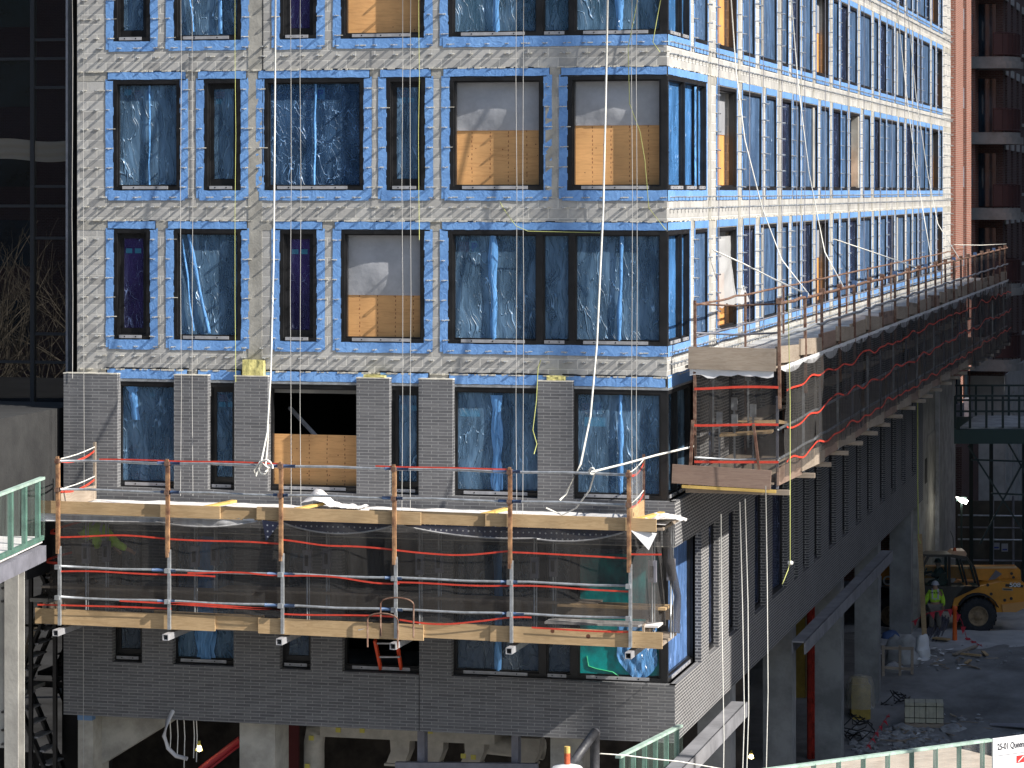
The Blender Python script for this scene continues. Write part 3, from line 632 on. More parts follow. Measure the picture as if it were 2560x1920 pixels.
BAL=M('balcony_stone',(.24,.235,.225),.85,var=.15,vs=2); RAIL=M('maroon_balcony_rail',(.055,.022,.022),.7)  # stone colour darkened to stand in for shade on the balconies
for i in range(-1,5):
    z=17-3.9+3.22*i-.0; s=MB(); pts=[]
    cx=xB-.1; cy=yB-.6
    for t in range(13):
        a=-math.pi/2+math.pi*t/12*.98; pts.append((cx+1.0*max(0,math.cos(a))**.7*(1),cy+1.5*math.sin(a),z-.55))
    pts=[(-.3,cy-1.5,z-.55)]+pts+[(-.3,cy+1.5,z-.55)]
    s.prism(pts,(0,0,.3)); s.prism([(p[0]-.12 if p[0]>0 else p[0],p[1]*.96+cy*.04,z-.25) for p in pts],(0,0,.2)); b=s.build('balcony',BAL,rbn)
    s=MB(); top=[(p[0]-.15,p[1],z+.95) for p in pts[1:-1]]; s.tube(top,.03,5); s.tube([(p[0],p[1],z+.05) for p in top],.03,5)
    for p in top: s.tube([(p[0],p[1],z-.05),p],.022,4)
    for q in range(len(top)-1):
        a,c=top[q],top[q+1]; s.quad((a[0]-.01,a[1],z),(c[0]-.01,c[1],z),(c[0]-.01,c[1],z+.9),(a[0]-.01,a[1],z+.9))
    s.build('balcony_rail',RAIL,b)
    s=MB(); s.box((-1,yB-.1,z+.0),(xB-.3,yB-.02,z+2.3)); s.build('balcony_door',GLS,rbn)
# ---------- dark glass building on the left
gb=thing('glass_building','dark glass curtain wall building left of the grey block','building',(-18,3,0))
yg=1.6; gx=lambda px: F(px,y=yg).x; gzz=lambda py:F(90,py,yg).z
s=MB(); s.box((-40,yg+.1,gzz(1022)),(gx(184),yg+6,32)); s.build('wall',DARK,gb)
MUL=M('dark_grey_mullion',(.03,.032,.036),.5)
xs=[gx(-480),gx(-320),gx(-160),gx(84),gx(181)]
s=MB()
for i,x in enumerate(xs): 
    s=MB(); s.box((x-.045,yg-.09,gzz(1020)),(x+.045,yg+.05,32)); s.build('mullion',MUL,gb)
rows=[-330,-220,-120,147,515,905,1020]
GB=M('black_curtain_glass',(.005,.006,.008),.0,var=.5,vs=.3,spec=.7)
GB.node_tree.nodes['Principled BSDF'].inputs['IOR'].default_value=1.9
for j in range(len(rows)-1):
    for i in range(4):
        s=MB(); s.box((xs[i]+.05,yg-.02,gzz(rows[j+1])),(xs[i+1]-.05,yg+.02,gzz(rows[j])-.01)); s.build('glass_pane',GB,gb)
for r in rows+[100,219,466,595,834]:
    s=MB(); z=gzz(r); xx=xs[0] if r in rows else xs[3]; s.box((xx,yg-.07,z-.03),(xs[4],yg+.03,z+.03)); s.build('transom',MUL,gb)
s=MB(); s.grid(lambda u,v:(xs[2]+(xs[4]-xs[2]-.1)*u,yg-.035-.012*math.sin(v*16+2*u*3),gzz(350)+(gzz(401)-gzz(350))*v-.04*math.sin(u*9)),20,10); s.build('reflection_strip',M('cream_reflection',(.17,.15,.12),.9),gb,smooth=True)  # cream strip laid on the glass, painted in for a reflection
s=MB(); s.box((xs[4]-.03,yg-.3,gzz(1020)),(xs[4]+.02,yg-.09,32)); s.build('edge_trim',GREY,gb)
# grey terrace in front of it
s=MB(); zt_=12.42; s.box((-45,-6.0,zt_-3.4),(fx(150),yg+.02,zt_)); tag(s.build('roof_terrace',M('dark_terrace',(.016,.016,.017),.9,col2=(.032,.032,.032),vs=.8,bump=.3)),'grey roof terrace in front of the dark glass wall','terrace')
# bare trees out to the left, mirrored in the glass
BARK=M('bare_bark',(.20,.17,.13),.9,var=.2,vs=5)
def baretree(x,y,h,sd,label):
    random.seed(sd); t=thing('bare_tree',label,'tree',(x,y,0),'bare street trees'); tr=MB(); cr=MB()
    def br(p,d,l,r,dep):
        q=p+d*l; (tr if dep<1 else cr).tube([p,(p+q)/2+V((U(-1,1),U(-1,1),0))*l*.04,q],[r,r*.8,r*.62],5 if dep<2 else 3,0,False)
        if dep>=6: return
        for i in range(3 if dep<5 else 2): 
            nd=(d+V((U(-.8,.8),U(-.8,.8),U(-.15,.5)))).normalized(); br(p+(q-p)*U(.6,1) if i else q,nd,l*U(.62,.85),r*.58,dep+1)
    br(V((x,y,0)),V((0,0,1)),h*.3,.22,0); tr.build('trunk',BARK,t,uv=False); cr.build('crown',BARK,t,uv=False)
baretree(-22,-14,17,3,'bare tree left of the photo, the one nearest the glass wall, mirrored in it'); baretree(-27,-22,18,8,'bare tree left of the photo, standing behind the nearest one, mirrored in glass'); baretree(-24.5,-30,19,12,'bare tree left of the photo, farthest from the glass wall, mirrored in it')
random.seed(5)
slabbld('brick_block','long dark block at the far end of the street, right of the balconies',DRED,6,60,190,215,60)
slab=thing('office_block','long dark block added behind the viewpoint to darken reflections in the glass','building',(-50,-80,0))  # unseen block, added so the glass mirrors something dark
s=MB(); s.box((-120,-95,-.2),(-8,-68,48)); s.build('wall',DRED,slab); s=MB(); s.box((-120.3,-95.3,48),(-7.7,-67.7,48.8)); s.build('roof',CONCD,slab)
for i in range(26):
    s=MB()
    for k in range(12): s.box((-118+i*4.2,-68.02,2+k*3.8),(-116+i*4.2,-67.98,4.2+k*3.8))
    s.build('window_bays',GLS,slab)
cr_=thing('crane_mast','slim grey mast across the street whose soft shadow falls on the grey wall','mast',(fx(1425)+24,-6.5,0)); s=MB(); s.tube([(fx(1425)+24,-6.5,0),(fx(1408)+24.,-6.5,48)],.13,10); s.build('mast_tube',GALV,cr_); s=MB(); s.box((fx(1425)+23.2,-7.3,-.1),(fx(1425)+24.8,-5.7,.4)); s.build('base',CONCD,cr_)
# ---------- wavy ribbon and cloth helpers
def ribbon(mb,p,q,w,amp,seed,n=24,sag=0,axis=(0,0,1),m=0):
    p=V(p); q=V(q); ax=V(axis)
    def fn(u,v):
        o=noise.noise(V((u*(q-p).length*.55+seed,seed,0)))*amp-sag*4*u*(1-u)
        return p+(q-p)*u+V((0,0,o))+ax*(v-.5)*w
    mb.grid(fn,n,1,m)
def cloth(mb,p,q,z0,z1,out,amp,seed,nu=30,nv=8):
    p=V(p); q=V(q); out=V(out)
    def fn(u,v):
        a=p+(q-p)*u; return V((a.x,a.y,z0+(z1-z0)*v))+out*(amp*noise.noise(V((u*(q-p).length*1.6+seed,v*1.2,seed)))+.5*amp*math.sin(u*(q-p).length*3+3*noise.noise(V((u*4,v*2,seed)))))
    mb.grid(fn,nu,nv)
# ---------- front hanging scaffold
Z=lambda d:17-d
sf=thing('hanging_scaffold','two level scaffold with timber toe boards hung across the dark brick front','scaffold',(fx(850),-1.3,Z(8.9)))
yf=-2.2; f2=lambda px,y=yf: F(px,y=y).x
PX=[147,421,704,987,1276,1573]
for p in PX:
    x=f2(p); s=MB(); s.bar((x,yf-.07,Z(5.38)),(x,yf-.07,Z(7.35)),.055,.055); s.bar((x+.035,yf-.055,Z(5.5)),(x+.035,yf-.055,Z(7.25)),.02,.06); s.build('post',POSTM,sf)
    s=MB(); s.bar((x+.03,yf-.03,Z(7.2)),(x+.03,yf-.03,Z(8.8)),.06,.06); s.build('lower_post',GALV,sf)
    s=MB(); c=V((x+.03,0,Z(8.93)))
    for (dx,dz,w_,h_) in ((-.055,0,.014,.124),(.055,0,.014,.124),(0,.055,.096,.014),(0,-.055,.096,.014)): s.box((c.x+dx-w_/2,yf-.25,c.z+dz-h_/2),(c.x+dx+w_/2,-.25,c.z+dz+h_/2))
    s.box((c.x-.047,-1.9,c.z-.047),(c.x+.047,-.3,c.z+.047),1); s.build('outrigger',[GREY,DARK],sf)  # dark core fills the tube in place of its inner shade
    for zz in (5.47,6.05,7.62,8.24):
        s=MB(); s.box((x-.05,yf-.11,Z(zz)-.045),(x+.045,yf+.03,Z(zz)+.045)); s.build('coupler',RUST if zz<7 else GALV,sf)
for zz in (5.47,6.05,7.62,8.24):
    s=MB(); n=18; s.tube([(f2(PX[0])+(f2(PX[-1])-f2(PX[0]))*i/n,yf+.0,Z(zz)+.012*math.sin(i*1.7+zz)) for i in range(n+1)],.026,8); s.build('guard_rail',GALV,sf,smooth=True)
    for p in PX[1:-1]:
        s=MB(); x=f2(p); s.tube([(x+U(-.35,-.15),yf,Z(zz)),(x+U(.12,.3),yf,Z(zz))],.034,8); s.build('rail_tape',BWR,sf,smooth=True)
def plank(par,p,q,w,h,mat,name='plank',up=(0,0,1)):
    s=MB(); s.bar(p,q,w,h,up=up); return s.build(name,mat,par)
for (a,b,dy,dz) in ((95,548,0,0),(357,690,.05,.015),(642,1052,-.05,.0),(920,1250,.04,.0),(1213,1640,-.03,.0)):
    plank(sf,(f2(a),yf+.06+dy,Z(6.42+dz)),(f2(b),yf+.06+dy,Z(6.44+dz)),.045,.25,LUM,'toe_board')
for (a,b,dy,dz) in ((85,535,0,0),(380,655,.05,-.03),(645,1058,-.04,0.02),(1050,1236,0.0,-.02),(1225,1655,-.03,.0)):
    plank(sf,(f2(a),yf+.07+dy,Z(8.64+dz)),(f2(b),yf+.07+dy,Z(8.66+dz)),.045,.31,LUM,'toe_board')
s=MB(); s.grid(lambda u,v:(f2(100)+(f2(1660)-f2(100))*u,yf+.12+1.7*v,Z(6.44)+.03*noise.noise(V((u*30,v*4,2)))),90,8); s.build('upper_deck',DECK,sf)
s=MB(); s.box((f2(100),yf+.13,Z(6.55)),(f2(1655),-.5,Z(6.50))); s.build('deck_boards',LUMB,sf)
s=MB(); s.box((f2(90),yf+.12,Z(8.80)),(f2(1650),-.5,Z(8.74))); s.build('lower_deck',LUMB,sf)
for (a,b,y,z) in ((115,640,-1.15,8.16),(560,1010,-1.05,8.10),(950,1500,-1.12,8.12),(1400,1670,-1.3,8.14)):
    plank(sf,(F(a,y=y).x,y,Z(z)),(F(b,y=y).x,y,Z(z)),.5,.05,LUMB if a<1400 else LUM,'bench_plank')
plank(sf,(f2(110),-.52,Z(8.35)),(f2(1640),-.52,Z(8.35)),.04,.3,LUMB,'inner_toe_board'); plank(sf,(f2(1355),-1.75,Z(8.42)),(f2(1640),-1.75,Z(8.42)),.5,.04,DECK,'white_board')
for a in (520,745,1215,1610): plank(sf,(f2(a)-.25,-2.0,Z(6.38)),(f2(a)+.1,-.9,Z(6.34)),.12,.05,YLUM,'loose_plank')
for i,p in enumerate(PX):
    x=f2(p)+.32
    for dx,y in ((0,-1.55),(.3,-1.2)):
        s=MB(); s.tube([(x+dx,y,Z(6.5)),(x+dx,y,Z(8.75))],.022,6); s.tube([(x+dx+.05,y,Z(6.5)),(x+dx+.05,y,Z(8.75))],.012,5); s.build('hanger_pole',GALV,sf,smooth=True)
        s=MB(); s.box((x+dx-.07,y-.06,Z(7.62)),(x+dx+.09,y+.05,Z(7.2))); s.box((x+dx-.03,y-.07,Z(7.52)),(x+dx+.04,y-.06,Z(7.3)),1); s.build('winch',[STEEL,DARK],sf)
# sheet fringe under the top boards
DOT=bpy.data.materials.new('dark_dotted_sheet'); DOT.use_nodes=True; nt=DOT.node_tree; b=nt.nodes['Principled BSDF']; tc=node(nt,'TexCoord'); vo=node(nt,'TexVoronoi',_Scale=9.0,_Randomness=.1); LK(nt,tc.outputs['UV'],vo.inputs[0])
mx=node(nt,'MixRGB'); mx.inputs[1].default_value=(.05,.055,.10,1); mx.inputs[2].default_value=(.7,.7,.7,1); LK(nt,math_(nt,'LESS_THAN',vo.outputs['Distance'],.16),mx.inputs[0]); LK(nt,mx.outputs[0],b.inputs['Base Color'])
WSH=M('white_sheet',(.70,.70,.71),.6,var=.06,vs=3,bump=.4,bs=5)
def fringe(a,b,h0,h1,sag,mat,seed):
    s=MB(); x0,x1=f2(a),f2(b); n=26
    dep=lambda u: h0+(h1-h0)*u+sag*4*u*(1-u)
    s.grid(lambda u,v:(x0+(x1-x0)*u,yf+.10+.04*noise.noise(V((u*8,v*2,seed))),Z(6.54)-dep(u)*v),n,4); s.build('sheet_fringe',mat,sf,smooth=True)
    s=MB(); s.tube([(x0+(x1-x0)*i/n,yf+.085,Z(6.54)-dep(i/n)) for i in range(n+1)],.018,5); s.build('sheet_hem',WSH,sf,smooth=True)
fringe(95,430,.17,.12,.0,WSH,1); fringe(380,640,.10,.05,.12,WSH,2); fringe(700,985,.06,.04,.20,DOT,3); fringe(990,1340,.03,.22,.10,DOT,4); fringe(1340,1560,.24,.05,.10,DOT,5)
s=MB(); s.poly([(f2(655),yf+.0,Z(6.55)),(f2(700),yf,Z(6.6)),(f2(665),yf,Z(6.98))]); s.build('sheet_corner',DOT,sf); s=MB(); s.poly([(f2(1577),yf+.0,Z(6.55)),(f2(1640),yf+.1,Z(6.6)),(f2(1622),yf,Z(6.92))]); s.build('sheet_corner',WSH,sf)
s=MB(); s.grid(lambda u,v:(f2(1600)+.75*u,yf+.2+.9*v,Z(6.36)+.09*noise.noise(V((u*4,v*4,8)))+.08*u*(1-v)-(.25*(u-.7) if u>.7 else 0)),14,10); s.build('draped_sheet',DECK,sf,smooth=True)
s=MB(); s.grid(lambda u,v:(f2(712)+(f2(860)-f2(712))*u,-1.2+.7*v,Z(6.40)+.32*math.exp(-((u-.25)/.2)**2-((v-.4)/.4)**2)+.05*noise.noise(V((u*9,v*7,3)))+.05*(1-u)),26,12); s.build('bundled_sheet',DECK,sf,smooth=True)
# nets, tapes
s=MB(); cloth(s,(f2(147),yf+.03,0),(f2(1573),yf+.03,0),Z(8.5),Z(6.58),(0,1,0),.04,3,90,8); s.build('debris_net',NET,sf,smooth=True)
s=MB(); P=[f2(147),yf+.03]; lx=F(88,y=-1.4).x
s.grid(lambda u,v:(P[0]+(lx-P[0])*math.sin(u*math.pi*.5)*(1-.25*v),yf+.03+1.7*u,Z(8.5)+1.9*v),10,6); s.build('debris_net',NETD,sf,smooth=True)
s=MB(); s.grid(lambda u,v:(f2(1573)+(.25+.15*(1-v))*math.sin(u*math.pi)+.25*u,yf+.05+1.6*u,Z(8.5)+1.95*v),10,6); s.build('debris_net',NETD,sf,smooth=True)
s=MB(); s.tube([(f2(1648),-1.6,Z(6.5)),(f2(1655),-1.5,Z(7.2)),(f2(1675),-1.4,Z(7.9)),(f2(1668),-1.5,Z(8.6))],[.05,.11,.07,.12],8); s.build('gathered_net',NETD,sf,smooth=True)
for (a,b,z,amp,sd) in ((147,704,6.98,.08,1),(704,1276,7.02,.22,2),(1276,1573,7.05,.10,3),(1573,1655,7.0,.05,4),(147,540,7.72,.05,5),(470,1000,7.62,.14,6),(990,1573,7.72,.15,7),(95,430,8.4,.05,8),(421,704,8.32,.12,9),(704,987,8.38,.08,12),(1000,1330,8.40,.16,13),(300,704,8.30,.04,15),(1330,1573,8.5,.03,14)):
    s=MB(); ribbon(s,(f2(a),yf-.03,Z(z)),(f2(b),yf-.03,Z(z)-(.05 if sd==6 else 0)),.034,amp,sd*7.7); s.build('warning_tape',TAPE,sf)
for zz in (5.42,):
    for (a,b,sd) in ((250,700,3),(940,1275,5)): s=MB(); ribbon(s,(f2(a),yf-.04,Z(zz)),(f2(b),yf-.04,Z(zz)),.03,.03,sd); s.build('warning_tape',TAPE,sf)
# loops of tape round the left end
for z,w_ in ((6.95,.75),(7.55,.9)):
    s=MB(); pts=[]; 
    for i in range(13):
        t=i/12; pts.append(V((f2(147)-w_*math.sin(t*math.pi)*.62,yf+1.5*t,Z(z)-.1*math.sin(t*math.pi)+.12*t)))
    for i in range(12): s.quad(pts[i]-V((0,0,.025)),pts[i+1]-V((0,0,.025)),pts[i+1]+V((0,0,.025)),pts[i]+V((0,0,.025)))
    s.build('warning_tape',TAPE,sf)
# ends
bk=-.65
for (pf,pb,sgn) in ((147,237,-1),(1573,1609,1)):
    xf=f2(pf); xb=F(pb,y=bk).x
    s=MB(); s.bar((xb,bk,Z(5.22)),(xb,bk,Z(6.4)),.05,.05); s.build('post',RUST if sgn>0 else LUMB,sf)
    plank(sf,(xf+.02*sgn,yf+.12,Z(6.3)),(xb,bk,Z(6.27)),.04,.3,LUM if sgn>0 else LUMB,'end_board')
    plank(sf,(xf+.25*sgn,yf+.12,Z(8.55)),(xb+.2*sgn,bk,Z(8.5)),.04,.32,LUMB,'end_board')
    for z,mm in ((5.44,TAPE),(6.05,TAPE)):
        s=MB(); ribbon(s,(xf,yf,Z(z+.03)),(xb,bk,Z(z-.05)),.045,.03,z,10,.10); s.build('warning_tape',mm,sf)
        s=MB(); s.tube([V((xf,yf,Z(z)))+(V((xb,bk,Z(z-.12)))-V((xf,yf,Z(z))))*t-V((0,0,.12*t*(1-t))) for t in (0,.25,.5,.75,1)],.012,5); s.build('tie_cord',ROPE,sf)
s=MB(); cloth(s,(f2(1573),yf,0),(F(1609,y=bk).x,bk,0),Z(6.2),Z(5.42),(1,0,0),.02,3,8,4); s.build('end_net',net_mat('grey_net',.35,(.22,.22,.23)),sf)
for (a,b,y,z0,z1) in ((958,1040,yf-.18,8.75,8.1),(930,1005,yf-.30,8.95,8.4)):
    s=MB(); x0,x1=f2(a),f2(b); n=10
    s.tube([(x0,y,Z(z0))]+[(x0+(x1-x0)*(.5-.5*math.cos(math.pi*i/n)),y,Z(z1)+.12*math.sin(math.pi*i/n)) for i in range(n+1)]+[(x1,y,Z(z0))],.018,6); s.build('ladder_hoop',RUST,sf,smooth=True)
s=MB(); s.poly([(f2(a),yf-.005+.02*i,Z(z)) for i,(a,z) in enumerate(((895,8.66),(925,8.62),(948,8.7),(940,8.8),(905,8.82)))]); s.build('rag',WSH,sf)
# ---------- side hanging scaffold
ss=thing('hanging_scaffold','long netted scaffold on the sunlit side wall, running to the far end','scaffold',(1.2,30,Z(5.9)))
xo=2.2; xi=.5; ya=R(1737,x=xi).y; yb=R(2518,x=xo).y
sidepx=[1960,2012,2054,2098,2135,2173,2205,2237,2269,2296,2314,2338,2363,2384,2402,2420,2437,2454,2470,2484,2499,2512]
ys=[R(p,x=xo).y for p in sidepx]; ys[0]=ya
zfar=lambda y: 0.0
for i,y in enumerate(ys):
    ln=U(-.05,.05); s=MB(); s.bar((xo,y,Z(2.22)),(xo+.02,y+ln,Z(4.2+U(-.1,.15))),.06,.06); s.build('post',RUST,ss)
    s=MB(); s.bar((xo-.05,y+.12,Z(4.1)),(xo-.05,y+.12,Z(5.95)),.05,.05); s.build('lower_post',GALV if i%2 else STEEL,ss)
    s=MB(); s.bar((xi-.2,y+.12,Z(6.02)),(xo+.2,y+.12,Z(6.02)),.1,.1); s.build('outrigger',LUMB,ss)
    if i%2==0: s=MB(); s.bar((xi,y+.05,Z(2.25)),(xi,y+.05,Z(5.9)),.045,.045); s.build('inner_post',RUST if i else RUST,ss)
    s=MB(); s.box((xo-.05,y-.05,Z(2.25)),(xo+.06,y+.05,Z(2.14))); s.build('coupler',BWR if i%3==1 else RUST,ss)
L=yb-ya
def along(x,z,r,mat,name,amp=.03,sd=0,a=ya,b=yb):
    n=60; s=MB(); s.tube([(x,a+(b-a)*i/n,Z(z)+amp*noise.noise(V((i*.9,sd,0)))) for i in range(n+1)],r,6); s.build(name,mat,ss,smooth=True)
along(xo,2.26,.035,RUST,'guard_rail',.05,1); along(xo+.02,2.9,.03,GALV,'guard_rail',.06,2); along(xo,4.75,.03,GALV,'guard_rail',.04,3); along(xo,5.35,.03,GALV,'guard_rail',.04,4); along(xi,2.3,.025,RUST,'guard_rail',.04,5); along(xi,2.95,.02,STEEL,'guard_rail',.03,6)
for z,mm in ((2.27,RUST),(2.85,STEEL),(5.35,GALV)):
    s=MB(); s.tube([(xi,ya,Z(z)),((xi+xo)/2,ya,Z(z)-.03),(xo,ya,Z(z)+.02)],.022,6); s.build('end_rail',mm,ss,smooth=True)
for p in (1737,):
    s=MB(); s.bar((xi,ya,Z(2.2)),(xi,ya,Z(4.9)),.055,.055); s.build('post',RUST,ss); s=MB(); s.bar((xi-.03,ya-.05,Z(4.6)),(xi-.1,ya-.05,Z(5.95)),.06,.06); s.build('post',RUST,ss)
s=MB(); s.bar((xo-.5,ya-.04,Z(4.65)),(xo-.35,ya-.04,Z(5.9)),.05,.05); s.build('post',RUST,ss)
plank(ss,(xi-.12,ya-.04,Z(3.35)),(xo-.05,ya-.04,Z(3.37)),.045,.45,LUMB,'toe_board'); plank(ss,(xi-.45,ya-.06,Z(5.68)),(xo-.15,ya-.06,Z(5.76)),.045,.38,LUMR,'toe_board'); plank(ss,(xi-.25,ya-.05,Z(5.93)),(xo-.05,ya-.05,Z(5.99)),.08,.06,YLUM,'ledger')
i=0; y=ya
while y<yb-.5:
    l=U(2.4,3.4); e=min(y+l,yb); j=U(-.05,.05)
    plank(ss,(xo-.05+.04*(i%2),y,Z(3.30)+j),(xo-.05+.04*(i%2),e+.15,Z(3.36)-j),.045,.34,(LUMB,LUMB,LUMR,LUMB)[i%4],'toe_board')
    plank(ss,(xo-.02+.04*(i%2),y,Z(5.72)+j),(xo-.02+.04*(i%2),e+.2,Z(5.74)-j),.045,.36,LUMB if i%2 else LUMR,'toe_board')
    s=MB(); hh=U(.14,.3); sd=U(0,50); s.grid(lambda u,v:(xo+.05+.03*noise.noise(V((u*5,v*2,sd))),y+(e-y)*u,Z(3.5)-(.06+hh*4*u*(1-u)*.8)*v),8,3); s.build('sheet_fringe',WSH,ss,smooth=True)
    y=e; i+=1
s=MB(); s.grid(lambda u,v:(xi-.2+(xo-xi+.12)*v,ya+L*u,Z(3.46)+.04*noise.noise(V((u*70,v*4,6)))),240,6); s.build('upper_deck',GDECK,ss)
s=MB(); s.box((xi-.2,ya,Z(3.56)),(xo-.1,yb,Z(3.51))); s.build('deck_boards',LUMB,ss)
s=MB(); s.box((xi-.3,ya,Z(5.86)),(xo-.1,yb,Z(5.82))); s.build('lower_deck',LUMB,ss)
s=MB(); s.grid(lambda u,v:(xi-.1+(xo-xi)*u,ya-.02+.04*noise.noise(V((u*5,v*3,7))),Z(3.58)-(.05+.09*noise.noise(V((u*6,3,3)))+.08)*v),14,3); s.build('sheet_fringe',WSH,ss,smooth=True)
nn=14
for i in range(nn):
    a=ya+L*i/nn; b=ya+L*(i+1)/nn; s=MB(); cloth(s,(xo+.12,a,0),(xo+.12,b,0),Z(5.7-U(0,.1) if i<10 else 6.3-U(0,.3)),Z(3.55),(1,0,0),.07,i*3.,16,6); s.build('debris_net',NET if i<2 else NETD,ss,smooth=True)
    if i>3: s=MB(); cloth(s,(xo-.03,a,0),(xo-.03,b,0),Z(3.3),Z(2.35),(1,0,0),.05,i*5.,10,3); s.build('debris_net',net_mat('thin_net',.22,(.08,.08,.085)) if 'thin_net' not in bpy.data.materials else bpy.data.materials['thin_net'],ss,smooth=True)
s=MB(); cloth(s,(xi,ya-.0,0),(xo,ya-.0,0),Z(5.6),Z(3.6),(0,1,0),.04,9,14,6); s.build('debris_net',NET,ss,smooth=True)
for z,amp in ((3.95,.12),(4.68,.12),(5.42,.12)):
    s=MB(); ribbon(s,(xi,ya-.05,Z(z+.02)),(xo,ya-.05,Z(z-.02)),.05,.05,z*3,14); s.build('warning_tape',TAPE,ss)
    s=MB(); ribbon(s,(xo+.16,ya,Z(z)),(xo+.16,yb,Z(z)),.038,amp*1.6,z*5,260); s.build('warning_tape',TAPE,ss)
for (x,y,z0,z1) in ((.95,ya+.3,5.7,4.45),(1.25,ya+.35,5.7,4.5),(1.6,ya+.5,5.7,4.3),(1.15,ya+.9,5.4,4.2),(1.45,ya+.8,5.2,3.6),(.75,ya+.7,5.3,3.6)):
    s=MB(); s.bar((x,y,Z(z0)),(x,y,Z(z1)),.035,.035); s.box((x-.06,y-.04,Z(z1+.25)),(x+.06,y+.04,Z(z1))); s.build('jack_pole',GALV,ss)
plank(ss,(.95,ya+.4,Z(4.92)),(2.0,ya+.5,Z(4.84)),.5,.045,LUM,'bench_plank'); plank(ss,(1.2,ya+1.0,Z(4.72)),(2.05,ya+1.5,Z(4.72)),.5,.045,LUM,'bench_plank')
for i in range(9): yy=ya+5+i*6; plank(ss,(.7,yy,Z(5.0)),(.7,yy+4.5,Z(5.0)),.5,.045,LUMB,'bench_plank')
# ---------- ground storey: columns, ducts, steel
under=thing('ground_storey','open concrete ground storey with columns, ducts and steel beams under the dark brick','structure',(-5,8,0))
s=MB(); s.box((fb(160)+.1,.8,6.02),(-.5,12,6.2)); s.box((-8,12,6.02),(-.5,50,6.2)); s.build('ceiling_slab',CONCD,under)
s=MB(); s.box((-40,12,0),(-.5,12.2,9)); s.box((-8.2,12,0),(-8,60,5.75)); s.build('back_wall',M('shade_brown_wall',(.05,.04,.034),.9,var=.4),under)  # brown-black colour stands in for the deep shade under the building
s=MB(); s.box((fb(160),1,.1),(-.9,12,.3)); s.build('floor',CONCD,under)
for a,b,y in ((195,232,.4),(599,716,.3),(1376,1456,.5)):
    s=MB(); x0,x1=F(a,y=y).x,F(b,y=y).x; s.box((x0,y,0),(x1-(.25 if a==599 else 0),y+.9,5.995)); s.build('column',CONC,under)
s=MB(); s.box((F(196,y=.35).x,.3,5.8),(F(232,y=.35).x,.5,5.99)); s.build('blue_shim',M('blue_foam_board',(.14,.25,.45),.8),under)
for p in (1775,1990,2110,2202,2283,2330):
    pr=1839 if p==1775 else p
    y1_=R(pr,x=-.05).y; s=MB(); s.box((-.80,y1_-.72,-.3),(-.05,y1_,5.99)); s.build('column',CONCD,under)
s=MB(); s.box((fb(160),.9,5.75),(fb(480),1.2,5.0)); k=.6
s=MB(); s.prism([F(232,1790,.9),F(440,1797,.9),F(232,1925,.9)],(0,.5,0)); s.build('stair_slab',CONC,under)
for a,b in ((1044,1062),(1279,1296)):
    s=MB(); x0,x1=F(a,y=.3).x,F(b,y=.3).x; s.box((x0,.28,0),(x1,.31,5.97)); s.box((x0+.06,.31,0),(x0+.08,.5,5.97)); s.box((x0,.5,0),(x1,.53,5.97)); s.build('steel_post',STEEL,under)
s=MB(); s.bar(F(990,1918,.2),F(1345,1922,.2),.12,.22); s.build('steel_beam',STEEL,under)
for (p,q,r,t) in (((1676,1912),(1846,1772),0,0),((1994,1592),(2216,1388),0,0)):
    a=R(p[0],p[1],.5); b=R(q[0],q[1],.5); zz=(a.z+b.z)/2; s=MB(); s.box((.35,a.y,zz-.02),(.68,b.y,zz+.02)); s.box((.66,a.y,zz-.30),(.70,b.y,zz+.02)); s.box((.35,a.y,zz-.30),(.37,b.y,zz-.02)); s.build('steel_beam',BEAM,under)
DUCT=M('insulated_duct_wrap',(.42,.39,.34),.55,.1,var=.15,vs=3,bump=.5,bs=4); YST=M('yellow_label',(.55,.48,.10),.7)
s=MB(); y=1.6; z0=F(900,1846,y).z; s.box((F(800,y=y).x,y,z0),(F(1236,y=y).x,y+.6,z0+.42)); 
s.build('duct',DUCT,under)
s=MB(); x0=F(806,y=y).x; pts=[(x0+.1,y+.3,z0+.2),(x0-.1,y+.3,z0+.18),(x0-.24,y+.3,z0+.05),(x0-.28,y+.3,z0-.2),(x0-.28,y+.3,z0-2.5)]; s.tube(pts,.23,10); s.build('duct',DUCT,under,smooth=True)
for i,p in enumerate((1006,1090,1192,1330)):
    c=F(p,1875,2.2); s=MB(); s.prism([(c.x-.22,2.0,c.z+.28),(c.x+.22,2.0,c.z+.28),(c.x+.2,2.0,c.z),(c.x+.1,2.0,c.z-.25),(c.x-.3,2.0,c.z-.25),(c.x-.2,2.0,c.z)],(0,.45,0)); s.box((c.x-.34,1.98,c.z-.31),(c.x+.12,2.4,c.z-.26)); s.build('duct_hood',DUCT,under)
for p,q in ((905,1826),(845,1825),(778,1845),(1075,1828),(768,1915),(1183,1893),(1158,1890)):
    c=F(p,q,1.59); s=MB(); s.box((c.x-.05,1.575,c.z-.05),(c.x+.06,1.59,c.z+.05)); s.build('duct_label',YST,under)
s=MB(); c=F(1220,1870,2.6); s.tube([(c.x-.5,2.7,c.z+.1),(c.x+1.2,2.7,c.z)],.22,10); s.build('duct',DUCT,under,smooth=True)
s=MB(); s.tube([F(500,1925,1.2),F(600,1848,1.2)],.07,8); s.tube([F(520,1925,1.25),F(600,1862,1.25)],.03,8); s.build('red_pipe',M('red_painted_pipe',(.40,.02,.03),.5),under,smooth=True)
s=MB(); s.box((F(680,y=3).x,3,0),(F(745,y=3).x,3.1,5.7)); s.build('red_door_panel',M('dark_red_panel',(.10,.01,.012),.7),under)
redm=M('red_scaffold_mast',(.45,.035,.02),.6,var=.3,vs=4)
